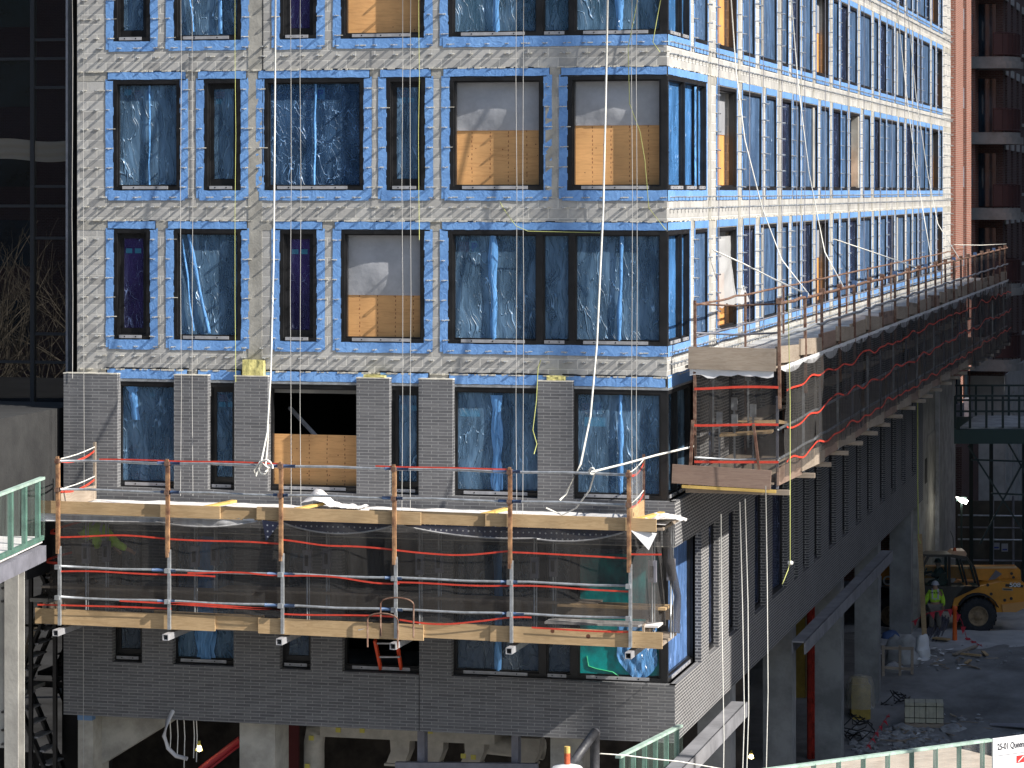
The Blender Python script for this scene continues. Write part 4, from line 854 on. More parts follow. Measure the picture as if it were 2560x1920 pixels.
def ground_pt(px,py): 
    z=.1
    for _ in range(6): p=G(px,py,z); z=gz(p.x,p.y)
    return G(px,py,z)
a=R(2020,1700,-1.4); mast=MB()
for dx in (0,.5): mast.box((-1.4+dx,a.y,0),(-1.28+dx,a.y+.12,5.6))
for i in range(12): mast.bar((-1.34,a.y+.06,.2+.45*i),(-.84,a.y+.06,.2+.45*i+(.45 if i%2 else 0)),.05,.05)
mast.box((-1.45,a.y+.13,0),(-.75,a.y+.2,5.6)); tag(mast.build('hoist_mast',redm),'red lattice hoist mast standing between two concrete columns','mast')
s=MB(); a=R(2005,1680,-1.6); s.box((-2.2,a.y,1.8),(-1.5,a.y+.8,4.2)); s.box((-2.1,a.y-.02,2.0),(-1.6,a.y,3.9)); tag(s.build('electrical_cabinet',M('mustard_paint',(.32,.22,.04),.6,var=.2)),'mustard yellow cabinet behind the red mast','cabinet')
# concrete end wall on the side
s=MB(); s.box((-.4,yE-.0,-.3),(.0,YR-.01,13.0)); s.box((0,yE+3.3,5.5),(.02,yE+8.5,8)); s.build('side_concrete_wall',CONC,bld)
s=MB(); y=R(2346,x=.1).y; s.box((.0,y-.2,.5),(.14,y+.2,13)); s.build('drain_channel',GREY,bld)
s=MB(); a=R(2300,1160,.02); b=R(2340,1182,.02); s.box((.0,R(2313,x=.01).y,a.z-.9),(.012,R(2341,x=.01).y,a.z)); s.build('dark_opening_plate',DARK,bld)  # flat near-black plate stands in for the shade of an opening
# curved hose, bulbs
s=MB(); s.tube([F(432,1778,-.22),F(418,1805,-.5),F(410,1840,-.5),(F(420,1870,-.5)),F(440,1890,-.5),F(468,1897,-.5)],.045,8); tag(s.build('hose',M('white_hose',(.5,.5,.52),.5),smooth=True),'curved white hose hanging from the lower edge of the brick','hose')
def bulb(px,py,y,label,D=None):
    c=F(px,py,y) if D is None else DD(px,py,D); t=thing('work_lamp',label,'lamp',c)
    s=MB(); s.lathe(c,(0,0,1),[(-.06,.01),(-.04,.05),(0,.065),(.05,.05),(.07,.02)],10); s.build('bulb',M('lit_bulb',(1,.9,.6),.5,emit=((1,.85,.5),7)) if 'lit_bulb' not in bpy.data.materials else bpy.data.materials['lit_bulb'],t,smooth=True)
    s=MB(); s.tube([c+V((0,0,.07)),c+V((0,0,.17))],.03,6)
    for k in range(4): a=k*math.pi/2; s.tube([c+V((math.cos(a)*.08,math.sin(a)*.08,-.05)),c+V((math.cos(a)*.03,math.sin(a)*.03,.1))],.008,4)
    s.build('lamp_cage',YST,t); return t
bulb(498,1872,1.0,'small lit bulb in a yellow cage under the left of the brick'); bulb(1878,1892,0,'small lit bulb in a yellow cage low beside the corner column',76)
# ---------- three people
SKIN=M('skin',(.38,.22,.15),.6); HIV=M('hi_vis_lime',(.45,.75,.05),.7,var=.08,vs=6); TRO=M('tan_work_trousers',(.17,.15,.13),.9,var=.2,vs=8,bump=.4,bs=25); HELG=M('grey_hard_hat',(.35,.37,.42),.4); HELR=M('dark_red_hard_hat',(.20,.03,.04),.4); REFL=M('silver_reflective_tape',(.42,.44,.46),.4); BOOT=M('work_boots',(.05,.04,.035),.8); BLKC=M('black_clothing',(.02,.02,.022),.85)
def skinned(name,parent,pts,edges,radii,mat,sub=2):
    org=WL[parent.name]; me=bpy.data.meshes.new(name); me.from_pydata([tuple(V(p)-org) for p in pts],edges,[]); me.materials.append(mat)
    o=bpy.data.objects.new(name,me); COL.objects.link(o); o.parent=parent; WL[o.name]=org
    md=o.modifiers.new('skin','SKIN'); md.use_smooth_shade=True
    if not me.skin_vertices: 
        bm=bmesh.new(); bm.from_mesh(me); bm.verts.layers.skin.verify(); bm.to_mesh(me); bm.free()
    for i,r in enumerate(radii):
        sv=me.skin_vertices[0].data[i]; sv.radius=(r,r) if not isinstance(r,tuple) else r; sv.use_root=(i==0)
    o.modifiers.new('sub','SUBSURF').levels=sub; o.modifiers['sub'].render_levels=sub; return o
def person(label,base,face,J,helm,top,legs,group=None,fat=1.0):
    """J: joints in the figure's own frame (x right, y forward, z up)"""
    t=thing('person',label,'person',base,group); f=V((math.cos(face),math.sin(face),0)); r=V((f.y,-f.x,0)); B=V(base)
    W=lambda p:B+r*p[0]+f*p[1]+V((0,0,p[2]))
    n=['pelvis','chest','neck','head','headtop']; P=[];E=[];Rr=[];idx={};K=1.3
    def add(k,p,rd,par=None): idx[k]=len(P); P.append(W(p)); Rr.append(rd*1.25); (E.append((idx[par],idx[k])) if par else None)
    add('pelvis',J['pelvis'],.12); add('chest',J['chest'],.135,'pelvis'); add('neck',J['neck'],.055,'chest'); add('head',J['head'],.085,'neck')
    h=V(J['head']); hd=V(J.get('look',(0,1,0))); add('crown',h+V((0,-.01,.10)),.08,'head'); add('nose',h+hd*.105+V((0,0,.02)),.018,'head')
    for s_,sg in (('l',-1),('r',1)):
        add('sh'+s_,J['sh'+s_],.055,'chest'); add('el'+s_,J['el'+s_],.042,'sh'+s_); add('wr'+s_,J['wr'+s_],.03,'el'+s_)
        wv=V(J['wr'+s_]); d=(wv-V(J['el'+s_])).normalized(); sd=d.cross(V((0,1,.2))).normalized()
        add('palm'+s_,wv+d*.07,.034,'wr'+s_)
        for k in range(4): add('f%d%s'%(k,s_),wv+d*.125+sd*(.018*(k-1.5)),.010,'palm'+s_); add('g%d%s'%(k,s_),wv+d*(.165-.008*abs(k-1.2))+sd*(.019*(k-1.5))+V((0,.02,0)),.009,'f%d%s'%(k,s_))
        add('th'+s_,wv+d*.08+sd*.05,.011,'wr'+s_)
        add('hip'+s_,J['hip'+s_],.09,'pelvis'); add('kn'+s_,J['kn'+s_],.062,'hip'+s_); add('an'+s_,J['an'+s_],.042,'kn'+s_); a=V(J['an'+s_]); add('toe'+s_,a+V((0,.17,-.05)),.04,'an'+s_)
    skinned('body',t,P,E,Rr,SKIN)
    g=lambda k:P[idx[k]]
    lo=lambda a,b,q:a+(b-a)*q
    wl=lo(g('pelvis'),g('chest'),.12)
    skinned('jacket',t,[g('chest'),wl,lo(g('chest'),g('neck'),.55),g('shl'),g('ell'),lo(g('ell'),g('wrl'),.85),g('shr'),g('elr'),lo(g('elr'),g('wrr'),.85)],[(0,1),(0,2),(0,3),(3,4),(4,5),(0,6),(6,7),(7,8)],[.27*fat,.25*fat,.11*fat,.11,.095,.075,.11,.095,.075],top)
    skinned('trousers',t,[g('pelvis'),g('hipl'),g('knl'),lo(g('knl'),g('anl'),.9),g('hipr'),g('knr'),lo(g('knr'),g('anr'),.9)],[(0,1),(1,2),(2,3),(0,4),(4,5),(5,6)],[.21,.16,.115,.09,.16,.115,.09],legs)
    for s_ in 'lr':
        s=MB(); a=g('an'+s_); s.tube([a+V((0,0,.06)),a+V((0,0,-.02)),a+f*.06+V((0,0,-.05)),a+f*.18+V((0,0,-.055))],[.06,.06,.055,.045],8); s.build('boot',BOOT,t,smooth=True)
    s=MB(); c=W(h+V((0,0,.06))); s.lathe(c,(0,0,1),[(-.01,.155),(.0,.15),(.01,.128),(.06,.12),(.10,.095),(.13,.05),(.14,.0)],16); s.build('hard_hat',helm,t,smooth=True)
    # reflective bands over the jacket back
    if top is HIV:
        ch=g('chest'); s=MB()
        for zz,rr_ in ((-.10,.205),):
            pts=[ch+V((0,0,zz))+r*(math.cos(q)*rr_*1.02)+f*(math.sin(q)*rr_*.95) for q in [i*math.pi/8 for i in range(17)]]
            for i in range(16): s.quad(pts[i]-V((0,0,.03)),pts[i+1]-V((0,0,.03)),pts[i+1]+V((0,0,.03)),pts[i]+V((0,0,.03)))
        for sg in (-1,1):
            pts=[ch+r*(sg*.10)+f*y_+V((0,0,z_)) for y_,z_ in ((-.205,-.10),(-.20,.08),(-.15,.19),(0,.25),(.15,.18),(.20,.05),(.205,-.10))]
            for i in range(6): s.quad(pts[i]-r*.028,pts[i]+r*.028,pts[i+1]+r*.028,pts[i+1]-r*.028)
        s.build('reflective_bands',REFL,t)
    return t
stand=dict(pelvis=(0,0,.95),chest=(0,.02,1.30),neck=(0,.03,1.50),head=(0,.05,1.63),shl=(-.19,.02,1.42),ell=(-.31,.0,1.16),wrl=(-.38,.12,.93),shr=(.19,.02,1.42),elr=(.27,-.02,1.14),wrr=(.27,.06,.90),hipl=(-.10,0,.90),knl=(-.12,.03,.50),anl=(-.13,0,.09),hipr=(.10,0,.90),knr=(.12,.02,.50),anr=(.13,.02,.09))
wp=ground_pt(2338,1581); wz=wp.z
pw=person('worker from behind in lime hi-vis jacket and grey hard hat, standing by the telehandler',wp,math.pi/2+.12,stand,HELG,HIV,TRO)
s=MB()
for k_ in range(5): s.box((wp.x-.14+.06*k_,wp.y-.225,wp.z+1.405+.01*(k_%2)),(wp.x-.105+.06*k_,wp.y-.21,wp.z+1.46))
s.build('dark_print',BLKC,pw)
bend=dict(pelvis=(0,0,.80),chest=(.28,.12,1.05),neck=(.06,.16,1.22),head=(-.08,.18,1.33),shl=(.08,.2,1.22),ell=(.3,.35,.95),wrl=(.52,.4,.72),shr=(.42,.05,1.15),elr=(.62,.15,.86),wrr=(.85,.3,.70),hipl=(-.10,0,.78),knl=(-.13,.12,.42),anl=(-.13,0,.09),hipr=(.12,0,.78),knr=(.14,.14,.42),anr=(.15,.02,.09),look=(.5,.8,0))
b0=F(212,1400,-1.0); person('worker in lime hi-vis and dark red hard hat leaning over behind the scaffold net',(b0.x,-1.0,8.86),math.pi/2,bend,HELR,HIV,TRO,fat=1.3)
# ---------- telehandler
D0=(17-1.02)*7240/(1583-477)
def tp(zx,zy,dv=0): return DD(2160+zx*.1929,1300+zy*.1929,D0)+fw*dv
th=thing('telehandler','amber telescopic handler with black cab and big tyres parked on the pale dusty ground','construction vehicle',tp(1000,1470,1))
def pr(name,pts,d0,dd,mat,par=None,sm=False): s=MB(); s.prism([tp(a,b,d0) for a,b in pts],fw*dd); return s.build(name,mat,par or th,smooth=sm)
body=pr('body',[(1145,1110),(1175,1000),(1305,850),(1500,858),(1780,800),(2060,800),(2100,860),(2110,1120),(1960,1190),(1720,1195),(1690,1090),(1600,995),(1460,960),(1330,1000),(1230,1110)],-.05,1.9,ORG)
pr('boom',[(215,640),(1335,645),(2030,640),(2085,690),(2095,840),(1840,855),(1340,800),(215,800)],.9,.45,ORG)
pr('boom_edge',[(1335,645),(2030,640),(2045,668),(1335,672)],.87,.03,M('pale_amber_paint',(.62,.42,.22),.6),th)  # paler amber strip along the boom's top edge
pr('boom_head',[(215,600),(300,585),(345,630),(385,640),(385,880),(230,850)],.2,.7,ORG)
pr('boom_plate',[(1930,720),(1985,690),(2050,760),(2045,810),(1960,810)],.86,.03,ORG)
for c in ((1965,735),(1990,785),(1645,955),(1820,1035),(1905,1015),(1600,840)):
    s=MB(); s.lathe(tp(c[0],c[1],-.07 if c[1]>900 or c[0]==1600 else .84),fw,[(0,.0),(0,.055),(.05,.055)],12); s.build('pin',BLK,th)
pr('counterweight',[(1780,1090),(2110,1050),(2120,1110),(1960,1190),(1790,1185)],-.14,.12,M('faded_amber',(.62,.30,.09),.5),th)
pr('hydraulic_panel',[(1640,850),(1760,690),(1840,740),(1700,850)],.85,.02,STEEL,th)
pr('logo_band',[(220,785),(380,785),(380,855),(222,855)],.17,.03,BLK,th); text_part('lettering','JCB',WHT,th,tp(205,850,.165),rt,(0,0,1),.52*.9,.004,True)
pr('badge',[(1830,825),(2060,838),(2060,872),(1828,860)],-.075,.02,BLK,th); text_part('lettering','508',WHT,th,tp(1878,863,-.082),rt,(0,0,1),.22,.003,True,1.25)
pr('badge',[(1788,875),(1925,885),(1925,915),(1790,908)],-.07,.02,M('tan_plate',(.4,.3,.18),.6),th); pr('badge_strip',[(1802,885),(1910,892),(1910,905),(1803,900)],-.075,.01,BLK,th)
cab=pr('cab',[(690,850),(1500,856),(1310,852),(1160,1010),(1130,1120),(700,1135)],-.12,1.0,BLK)
def cb(a,b,w,d=-.1,nm='cab_post'): s=MB(); s.bar(tp(*a,d),tp(*b,d),w,w); s.build(nm,BLK,cab)
for d in (-.1,.75):
    for a,b,w in (((700,700),(830,465),.09),((830,460),(1110,455),.08),((1100,460),(1100,850),.10),((1110,460),(1340,500),.09),((1340,500),(1420,610),.08),((1420,610),(1485,850),.08),((1240,500),(1330,840),.07),((700,700),(700,850),.09)): cb(a,b,w,d)
CG=M('cab_glass',(.02,.06,.05),.1,trans=.6)
for pts in (((715,700),(835,475),(1080,470),(1080,848),(715,848)),((1125,500),(1240,505),(1320,790),(1320,848),(1125,848)),((1255,510),(1345,520),(1415,620),(1475,845),(1345,845))): s=MB(); s.poly([tp(a,b,-.08) for a,b in pts]); s.build('cab_glass',CG,cab)
pr('cab_roof',[(690,430),(830,440),(1110,440),(1330,470),(1340,505),(1110,468),(830,470),(690,450)],-.15,1.1,BLK,cab)
pr('roof_hood',[(1120,440),(1160,405),(1310,400),(1335,440),(1310,495),(1120,460)],.0,.8,M('peach_plastic',(.62,.38,.24),.6),cab)
s=MB(); s.lathe(tp(1180,410,.1),(0,0,1),[(0,.07),(.10,.06),(.14,.02)],10); s.build('beacon',M('amber_beacon',(.5,.08,.01),.3),cab,smooth=True)
s=MB(); s.tube([tp(1172,390,.2),tp(1165,240,.2),tp(1130,150,.2)],.01,4); s.build('antenna',BLK,cab)
pr('seat',[(1000,700),(1080,700),(1090,848),(960,848)],.2,.5,BLK,cab); s=MB(); s.tube([tp(760,850,.3),tp(830,640,.35)],.03,6); s.tube([tp(780,700,.2),tp(900,690,.45)],.04,6); s.build('steering_column',BLK,cab)
pr('step_box',[(760,1060),(1130,1060),(1100,1180),(800,1180)],-.1,.5,BLK,th)
def wheel(zx,zy,d,R0):
    c=tp(zx,zy,d); s=MB(); s.lathe(c,fw,[(-.0,R0*.55),(-.02,R0*.7),(.0,R0*.93),(.06,R0*1.0),(.36,R0*1.0),(.42,R0*.93),(.44,R0*.6)],32)
    for k in range(26):
        a=2*math.pi*k/26; u=rt*math.cos(a)+V((0,0,1))*math.sin(a); t_=u.cross(fw)
        p=c+u*R0*.985; s.bar(p+fw*.02,p+fw*.22+t_*.09,.07,.06,up=u); s.bar(p+fw*.40,p+fw*.20+t_*.09,.07,.06,up=u)
    w_=s.build('wheel',RUB,th,smooth=False); s=MB(); s.lathe(c,fw,[(.02,R0*.56),(.0,R0*.53),(.03,R0*.48),(.10,R0*.42),(.14,R0*.22),(.04,R0*.2),(.03,R0*.0)],24); s.build('rim',M('dusty_rim',(.28,.20,.12),.8,var=.3,vs=6) if 'dusty_rim' not in bpy.data.materials else bpy.data.materials['dusty_rim'],w_,smooth=True)
wheel(1465,1232,-.30,.655); wheel(1465,1215,1.7,.655); wheel(330,1225,-.30,.655); wheel(330,1210,1.7,.655)
s=MB(); pts=[]
for k in range(9): a=math.radians(150-15*k*1.05); pts.append(tp(1465+math.cos(a)*285,1240-math.sin(a)*285,-.34))
for i in range(8): s.hexa([pts[i],pts[i]+fw*.5,pts[i+1]+fw*.5,pts[i+1],pts[i]+V((0,0,.05)),pts[i]+fw*.5+V((0,0,.05)),pts[i+1]+fw*.5+V((0,0,.05)),pts[i+1]+V((0,0,.05))])
s.build('fender',RUB,th)
sit=dict(pelvis=(0,0,.45),chest=(0,.05,.82),neck=(0,.1,1.02),head=(0,.14,1.14),shl=(-.19,.05,.95),ell=(-.24,.22,.72),wrl=(-.16,.45,.75),shr=(.19,.05,.95),elr=(.24,.22,.72),wrr=(.16,.45,.75),hipl=(-.10,.0,.42),knl=(-.13,.42,.45),anl=(-.13,.5,.09),hipr=(.10,0,.42),knr=(.13,.42,.45),anr=(.13,.5,.09))
sp_=tp(1030,850,.45); person('machine operator in black clothes and black hard hat seated in the cab',(sp_.x,sp_.y,sp_.z-.40),math.atan2(-rt.y,-rt.x),sit,BLK,BLKC,BLKC)
# ---------- things on the site ground
def gp(px,py): return ground_pt(px,py)
def px_m(P): return FPX/((P-CAM).dot(fw))
c=gp(2150,1812); t=thing('wrapped_machine','yellow machine half wrapped in clear plastic beside a concrete column','machine',c)
X=rt; 
def lbox(mb,c,ax,w,d,h,z0=0,m=0):
    a=V(ax).normalized(); b=V((-a.y,a.x,0)); p=[c+a*sx*w/2+b*sy*d/2+V((0,0,z)) for z in (z0,z0+h) for sx,sy in ((-1,-1),(1,-1),(1,1),(-1,1))]; mb.hexa(p,m)
s=MB(); lbox(s,c,rt,.60,.55,1.25,.05); lbox(s,c+fw*.1,rt,.5,.4,.18,1.3); s.build('machine_body',M('machine_yellow',(.38,.27,.05),.6,var=.2,vs=3),t)
s=MB(); s.lathe(c+V((0,0,.55)),(0,0,1),[(0,.47),(.15,.45),(.4,.44),(.7,.43),(.95,.36),(1.05,.05)],14)
for i,v in enumerate(s.v): s.v[i]=v+V((noise.noise(v*3),noise.noise(v*3+V((9,9,9))),0))*.09
s.build('plastic_wrap',M('clear_wrap',(.55,.52,.45),.3,trans=.62,bump=.6,bs=6),t,smooth=True)
c=gp(2310,1815); t=thing('block_pallet','strapped pallet of cream blocks standing on the dirt','pallet',c); BLKS=M('cream_block',(.50,.47,.36),.85,var=.12,vs=4)
ax=V((rt.x,rt.y,0)); ax=(ax+fw*-.12).normalized(); pb=V((-ax.y,ax.x,0))
for k in range(8): s=MB(); lbox(s,c+ax*(-.52+.148*k),ax,.142,.7,.62,.16); s.build('block',BLKS,t)
s=MB()
for k in range(5): lbox(s,c+ax*(-.52+.26*k),ax,.10,.75,.02,.13)
for k in (-1,0,1): lbox(s,c+pb*(.33*k),ax,1.2,.08,.11,.02)
s.build('pallet_base',LUMB,t); s=MB()
for z in (.30,.66): lbox(s,c,ax,1.21,.72,.02,z)
for k in (-.3,.05,.37): lbox(s,c+ax*k,ax,.02,.72,.63,.16)
s.build('strap',BLK,t)
c=gp(2246,1728); t=thing('timber_barricade','weathered timber barricade frame between the concrete column and the bar bundle','barricade',c)
for (a,b) in ((( -.5,0,.3),(-.5,0,1.5)),((.05,0,0),(.05,0,1.5)),((.45,0,.55),(.45,0,1.45)),((-.55,0,1.42),(.5,0,1.40)),((-.55,0,.78),(.5,0,.72))):
    s=MB(); q=lambda p:c+rt*p[0]+fw*p[1]+V((0,0,p[2])); s.bar(q(a),q(b),.09,.05,up=fw); s.build('timber',LUMB,t)
a=gp(2352,1578); b=gp(2298,1712); s=MB(); d=(b-a); sd=d.cross(V((0,0,1))).normalized(); random.seed(4)
for k in range(46):
    o=sd*U(-.3,.3)+V((0,0,U(.03,.28))); s.bar(a+o+V((0,0,.3)),b+o+V((0,0,.1)),.05,.05)
t=thing('bar_bundle','long bundle of dark steel bars tied with orange marks on the dirt','bundle',b); s.build('steel_bar_stack',M('dark_rebar',(.09,.09,.115),.6,var=.3,vs=5),t)
s=MB(); m_=a+(b-a)*.62; s.tube([m_+sd*(-.33)+V((0,0,.05)),m_+sd*(-.25)+V((0,0,.40)),m_+sd*.25+V((0,0,.42)),m_+sd*.33+V((0,0,.05))],.03,5); s.build('orange_tie',TAPE,t)
c=gp(2312,1603); s=MB(); s.bar(c+V((0,0,-.1)),c+V((-.18,0,3.7)),.16,.12); tag(s.build('timber_post',LUM),'tall brown timber post leaning by the concrete column','post')
c=gp(2326,1580); s=MB(); s.tube([c+V((0,0,.3)),c+fw*3+V((-.3,0,.3))],.27,16,0,False); s.lathe(c+V((0,0,.3))+fw*.3,fw,[(0,.0),(0,.26)],16); tag(s.build('culvert_pipe',BLK,smooth=True),'black open ended drain pipe behind the red flags','pipe')
# bags and sheeted pile
for (px,py,w_,h_,mt,lb) in ((2255,1655,1.15,.95,M('grey_poly_sheet',(.33,.33,.33),.5,bump=.8,bs=4,var=.2),'pile under grey plastic sheeting beside the wide column'),(2305,1645,.55,.75,WSH,'white folded board leaning on the sheeted pile'),(2225,1598,.75,.35,M('blue_tarp',(.06,.11,.25),.6,bump=.6),'rolled blue tarp lying behind the sheeted pile'),(2235,1700,.8,.55,M('pale_sack',(.38,.38,.39),.7,bump=.7,bs=5),'pale sack slumped behind the timber barricade')):
    c=gp(px,py); s=MB(); sd_=px*.37
    def fn(u,v):
        th_=2*math.pi*u; ph=math.pi/2*v; p=V((math.cos(th_)*math.cos(ph)**.5*w_/2,math.sin(th_)*math.cos(ph)**.5*.35,math.sin(ph)*h_)); return c+V((0,0,-.05))+p*(1+.35*noise.noise(p*3+V((sd_,0,0))))
    s.grid(fn,22,10); tag(s.build('covered_pile' if 'pile' in lb[:5] else ('white_board' if 'board' in lb else ('tarp_roll' if 'tarp' in lb else 'sack')),mt,smooth=('board' not in lb)),lb,'pile' if 'pile' in lb[:5] else 'material')
# delineator, flags
c=gp(2387,1602); s=MB(); s.lathe(c,(0,0,1),[(0,.09),(.05,.085),(1.05,.065),(1.08,.09),(1.2,.09),(1.21,0)],12); tag(s.build('delineator_post',M('safety_orange',(.75,.13,.02),.6),smooth=True),'orange delineator post in front of the big tyre','post')
FLG=M('red_pennant',(.50,.03,.05),.7)
def flags(name_l,pts,n,K_=1.0):
    t=thing('flag_string',name_l,'flags',pts[0]); s=MB(); s.tube(pts,.012,4); s.build('cord',FLG,t)
    L_=[(pts[i+1]-pts[i]).length for i in range(len(pts)-1)]; T=sum(L_)
    for k in range(n):
        d=T*(k+.5)/n; i=0
        while d>L_[i]: d-=L_[i]; i+=1
        p=pts[i]+(pts[i+1]-pts[i])*(d/L_[i]); dr=(pts[i+1]-pts[i]).normalized(); side=rt if abs(dr.dot(rt))<.7 else dr
        s=MB(); q=V((U(-.05,.05),0,-U(.22,.30)*K_)); s.prism([p-side*.10*K_,p+side*.10*K_,p+q+rt*U(0,.1)],fw*.006); s.build('pennant',FLG,t)
top=gp(2387,1602)+V((0,0,1.12))
flags('red pennants strung left of the orange post past the worker',[top,top-rt*.9+V((0,0,-.15)),top-rt*1.5+V((0,0,-.45))-fw*.1],5)
flags('red pennants hanging down to the right of the orange post',[top,top+rt*.25+V((0,0,-.45)),top+rt*.40+V((0,0,-1.0)),top+rt*.75-V((0,0,1.12))-fw*1.2],5)
flags('red pennants trailing over the rubble at the bottom',[gp(2285,1712)+V((0,0,.30)),gp(2270,1760)+V((0,0,.28)),gp(2235,1790)+V((0,0,.3)),gp(2205,1835)+V((0,0,.3)),gp(2165,1895)+V((0,0,.3))],11,.6)
for (p,q,w_,h_,lb) in (((2386,1642),(2440,1622),.16,.05,'grey board propped at an angle on the scrap pile'),((2403,1640),(2452,1646),.10,.06,'short pale timber lying in front of the angled board'),((2457,1634),(2467,1645),.12,.04,'small block of wood right of the short pale timber'),((2326,1692),(2428,1701),.09,.06,'long pale timber lying alone on the dark dirt'),((2414,1664),(2426,1657),.12,.04,'small scrap of wood in the middle of the dirt'),((2335,1600),(2372,1606),.25,.05,'flat board at the foot of the orange post')):
    a,b=gp(*p),gp(*q); s=MB(); s.bar(a+V((0,0,.08)),b+V((0,0,.10)),w_,h_); tag(s.build('timber_offcut',LUMB if 'grey' in lb else LUM),lb,'timber')
a=gp(2473,1826); s=MB(); q=[gp(2473,1826),gp(2590,1832),gp(2590,1802),gp(2490,1796)]; zm=max(v.z for v in q)+.06; s.prism([V((v.x,v.y,zm)) for v in q],(0,0,.03)); tag(s.build('steel_road_plate',M('plate_grey',(.20,.20,.23),.6,var=.1)),'flat grey plate on the dirt behind the address sign','plate')
random.seed(9); rk=MB(); ROCK=M('broken_concrete',(.22,.22,.225),.95,col2=(.40,.40,.40),vs=3,bump=.6,bs=8)
def rock(mb,c,r):
    s0=len(mb.v); bm=bmesh.new(); bmesh.ops.create_icosphere(bm,subdivisions=1,radius=r); off=V((U(0,99),0,0))
    for v in bm.verts: v.co=V((v.co.x*1.2,v.co.y,v.co.z*.6))*(1+.5*noise.noise(v.co/r*1.3+off)); mb.v.append(c+v.co)
    for f in bm.faces: mb.f.append(tuple(s0+v.index for v in f.verts)); mb.m.append(0)
    bm.free()
for i in range(900):
    px=random.gauss(2270,95); py=random.gauss(1845,34)
    if i%3==0: px=U(2180,2560); py=U(1615,1890)
    if px<2128: continue
    rock(rk,gp(px,py)+V((0,0,.02)),U(.03,.15) if i%3 else U(.02,.07))
tag(rk.build('rubble',ROCK,uv=False),kind='stuff')
for (px,py,r,lb) in ((2382,1836,.42,'largest broken concrete slab right of the cream blocks pallet'),(2325,1848,.28,'mid sized concrete lump below the cream blocks pallet'),(2190,1810,.22,'rounded boulder at the foot of the yellow machine'),(2255,1828,.3,'dark flat lump left below the cream blocks pallet')):
    s=MB(); rock(s,gp(px,py)+V((0,0,r*.25)),r); tag(s.build('concrete_chunk',ROCK),lb,'rubble')
scr=MB(); random.seed(21)
for i in range(130):
    px=random.gauss(2330,70); py=U(1640,1860)
    if px<2200 and py<1790: continue
    c=gp(px,py)+V((0,0,.05)); a_=U(0,6.28); L_=U(.12,.7); scr.bar(c,c+V((math.cos(a_)*L_,math.sin(a_)*L_,U(0,.1))),U(.02,.08),U(.01,.04))
tag(scr.build('scrap_wood',LUMB),kind='stuff')
scr=MB()
for i in range(60):
    c=gp(random.gauss(2340,60),U(1620,1850))+V((0,0,.06)); scr.quad(*[c+V((U(-.16,.16),U(-.16,.16),U(0,.08))) for _ in range(4)])
tag(scr.build('litter',WSH),kind='stuff')
# cables tangled at column foot
for (px,py,mt,lb) in ((2126,1830,BLK,'tangle of black cables on the ground by the second column'),(2230,1770,BLK,'coiled black cable on the ground by the third column')):
    c=gp(px,py+25); s=MB()
    for k in range(5): s.tube([c+V((.35*math.cos(a_*.7+k)+.1*k,.2*math.sin(a_+k),.1+.08*a_+.1*math.sin(a_*2+k))) for a_ in range(10)],.02,4)
    tag(s.build('cable_coil',mt,smooth=True),lb,'cable')
# ---------- back right: hoarding, platform, lamp
hd=thing('site_hoarding','dark plywood hoarding with horizontal pipes and two white notices behind the machine','fence',DD(2480,1420,112))
HO=M('dark_hoarding_ply',(.055,.052,.045),.9,col2=(.09,.08,.07),vs=.8)
def hp(px,py,D=112): return DD(px,py,D)
s=MB(); a=hp(2392,1252); b=hp(2640,1235); s.hexa([V((a.x,a.y,0)),V((b.x,b.y,0)),V((b.x,b.y,0))+fw*.1,V((a.x,a.y,0))+fw*.1,V((a.x,a.y,a.z)),V((b.x,b.y,a.z)),V((b.x,b.y,a.z))+fw*.1,V((a.x,a.y,a.z))+fw*.1]); s.build('panel',HO,hd)
for y_ in (1288,1318,1348,1400): s=MB(); s.tube([hp(2395,y_,111.6),hp(2640,y_+3,111.6)],.035,6); s.build('pipe_rail',GALV if y_==1288 or y_==1348 else STEEL,hd)
for x_ in (2428,2482,2533,2590): s=MB(); s.tube([hp(x_,1240,111.7),hp(x_,1500,111.7)],.05,6); s.build('pipe_post',STEEL,hd)
for (x0,x1,y0_,y1_) in ((2480,2499,1357,1374),(2504,2520,1359,1379)):
    s=MB(); s.prism([hp(x0,y0_,111.9),hp(x1,y0_,111.9),hp(x1,y1_,111.9),hp(x0,y1_,111.9)],fw*.03); nt_=s.build('notice',M('notice_white',(.30,.30,.33),.7) if 'notice_white' not in bpy.data.materials else bpy.data.materials['notice_white'],hd)
    s=MB(); s.prism([hp(x0+2,y1_-7,111.88),hp(x1-2,y1_-7,111.88),hp(x1-2,y1_-3,111.88),hp(x0+2,y1_-3,111.88)],fw*.01); s.build('notice_bar',SBLU,nt_)
DG0=M('dull_dark_green',(.018,.045,.038),.6)
gpf=thing('site_platform','dark green raised platform with railing and cross braced legs at the far right','platform',DD(2480,1400,105))
zz=8.55; a=G(2392,1085,zz); 
def q3(px,D,z): p=DD(px,HY,D); return V((p.x,p.y,z))
s=MB(); pts=[q3(2385,103,zz-.55),q3(2640,103,zz-.55),q3(2640,109,zz-.55),q3(2385,109,zz-.55)]; s.prism(pts,(0,0,.5)); s.build('edge_beam',DG0,gpf)
s=MB(); s.prism([q3(2400,103.3,zz-.04),q3(2640,103.3,zz-.04),q3(2640,108.8,zz-.04),q3(2440,108.8,zz-.04)],(0,0,.06)); s.build('platform_deck',GDECK,gpf)
DG=M('very_dark_green',(.015,.03,.028),.6)
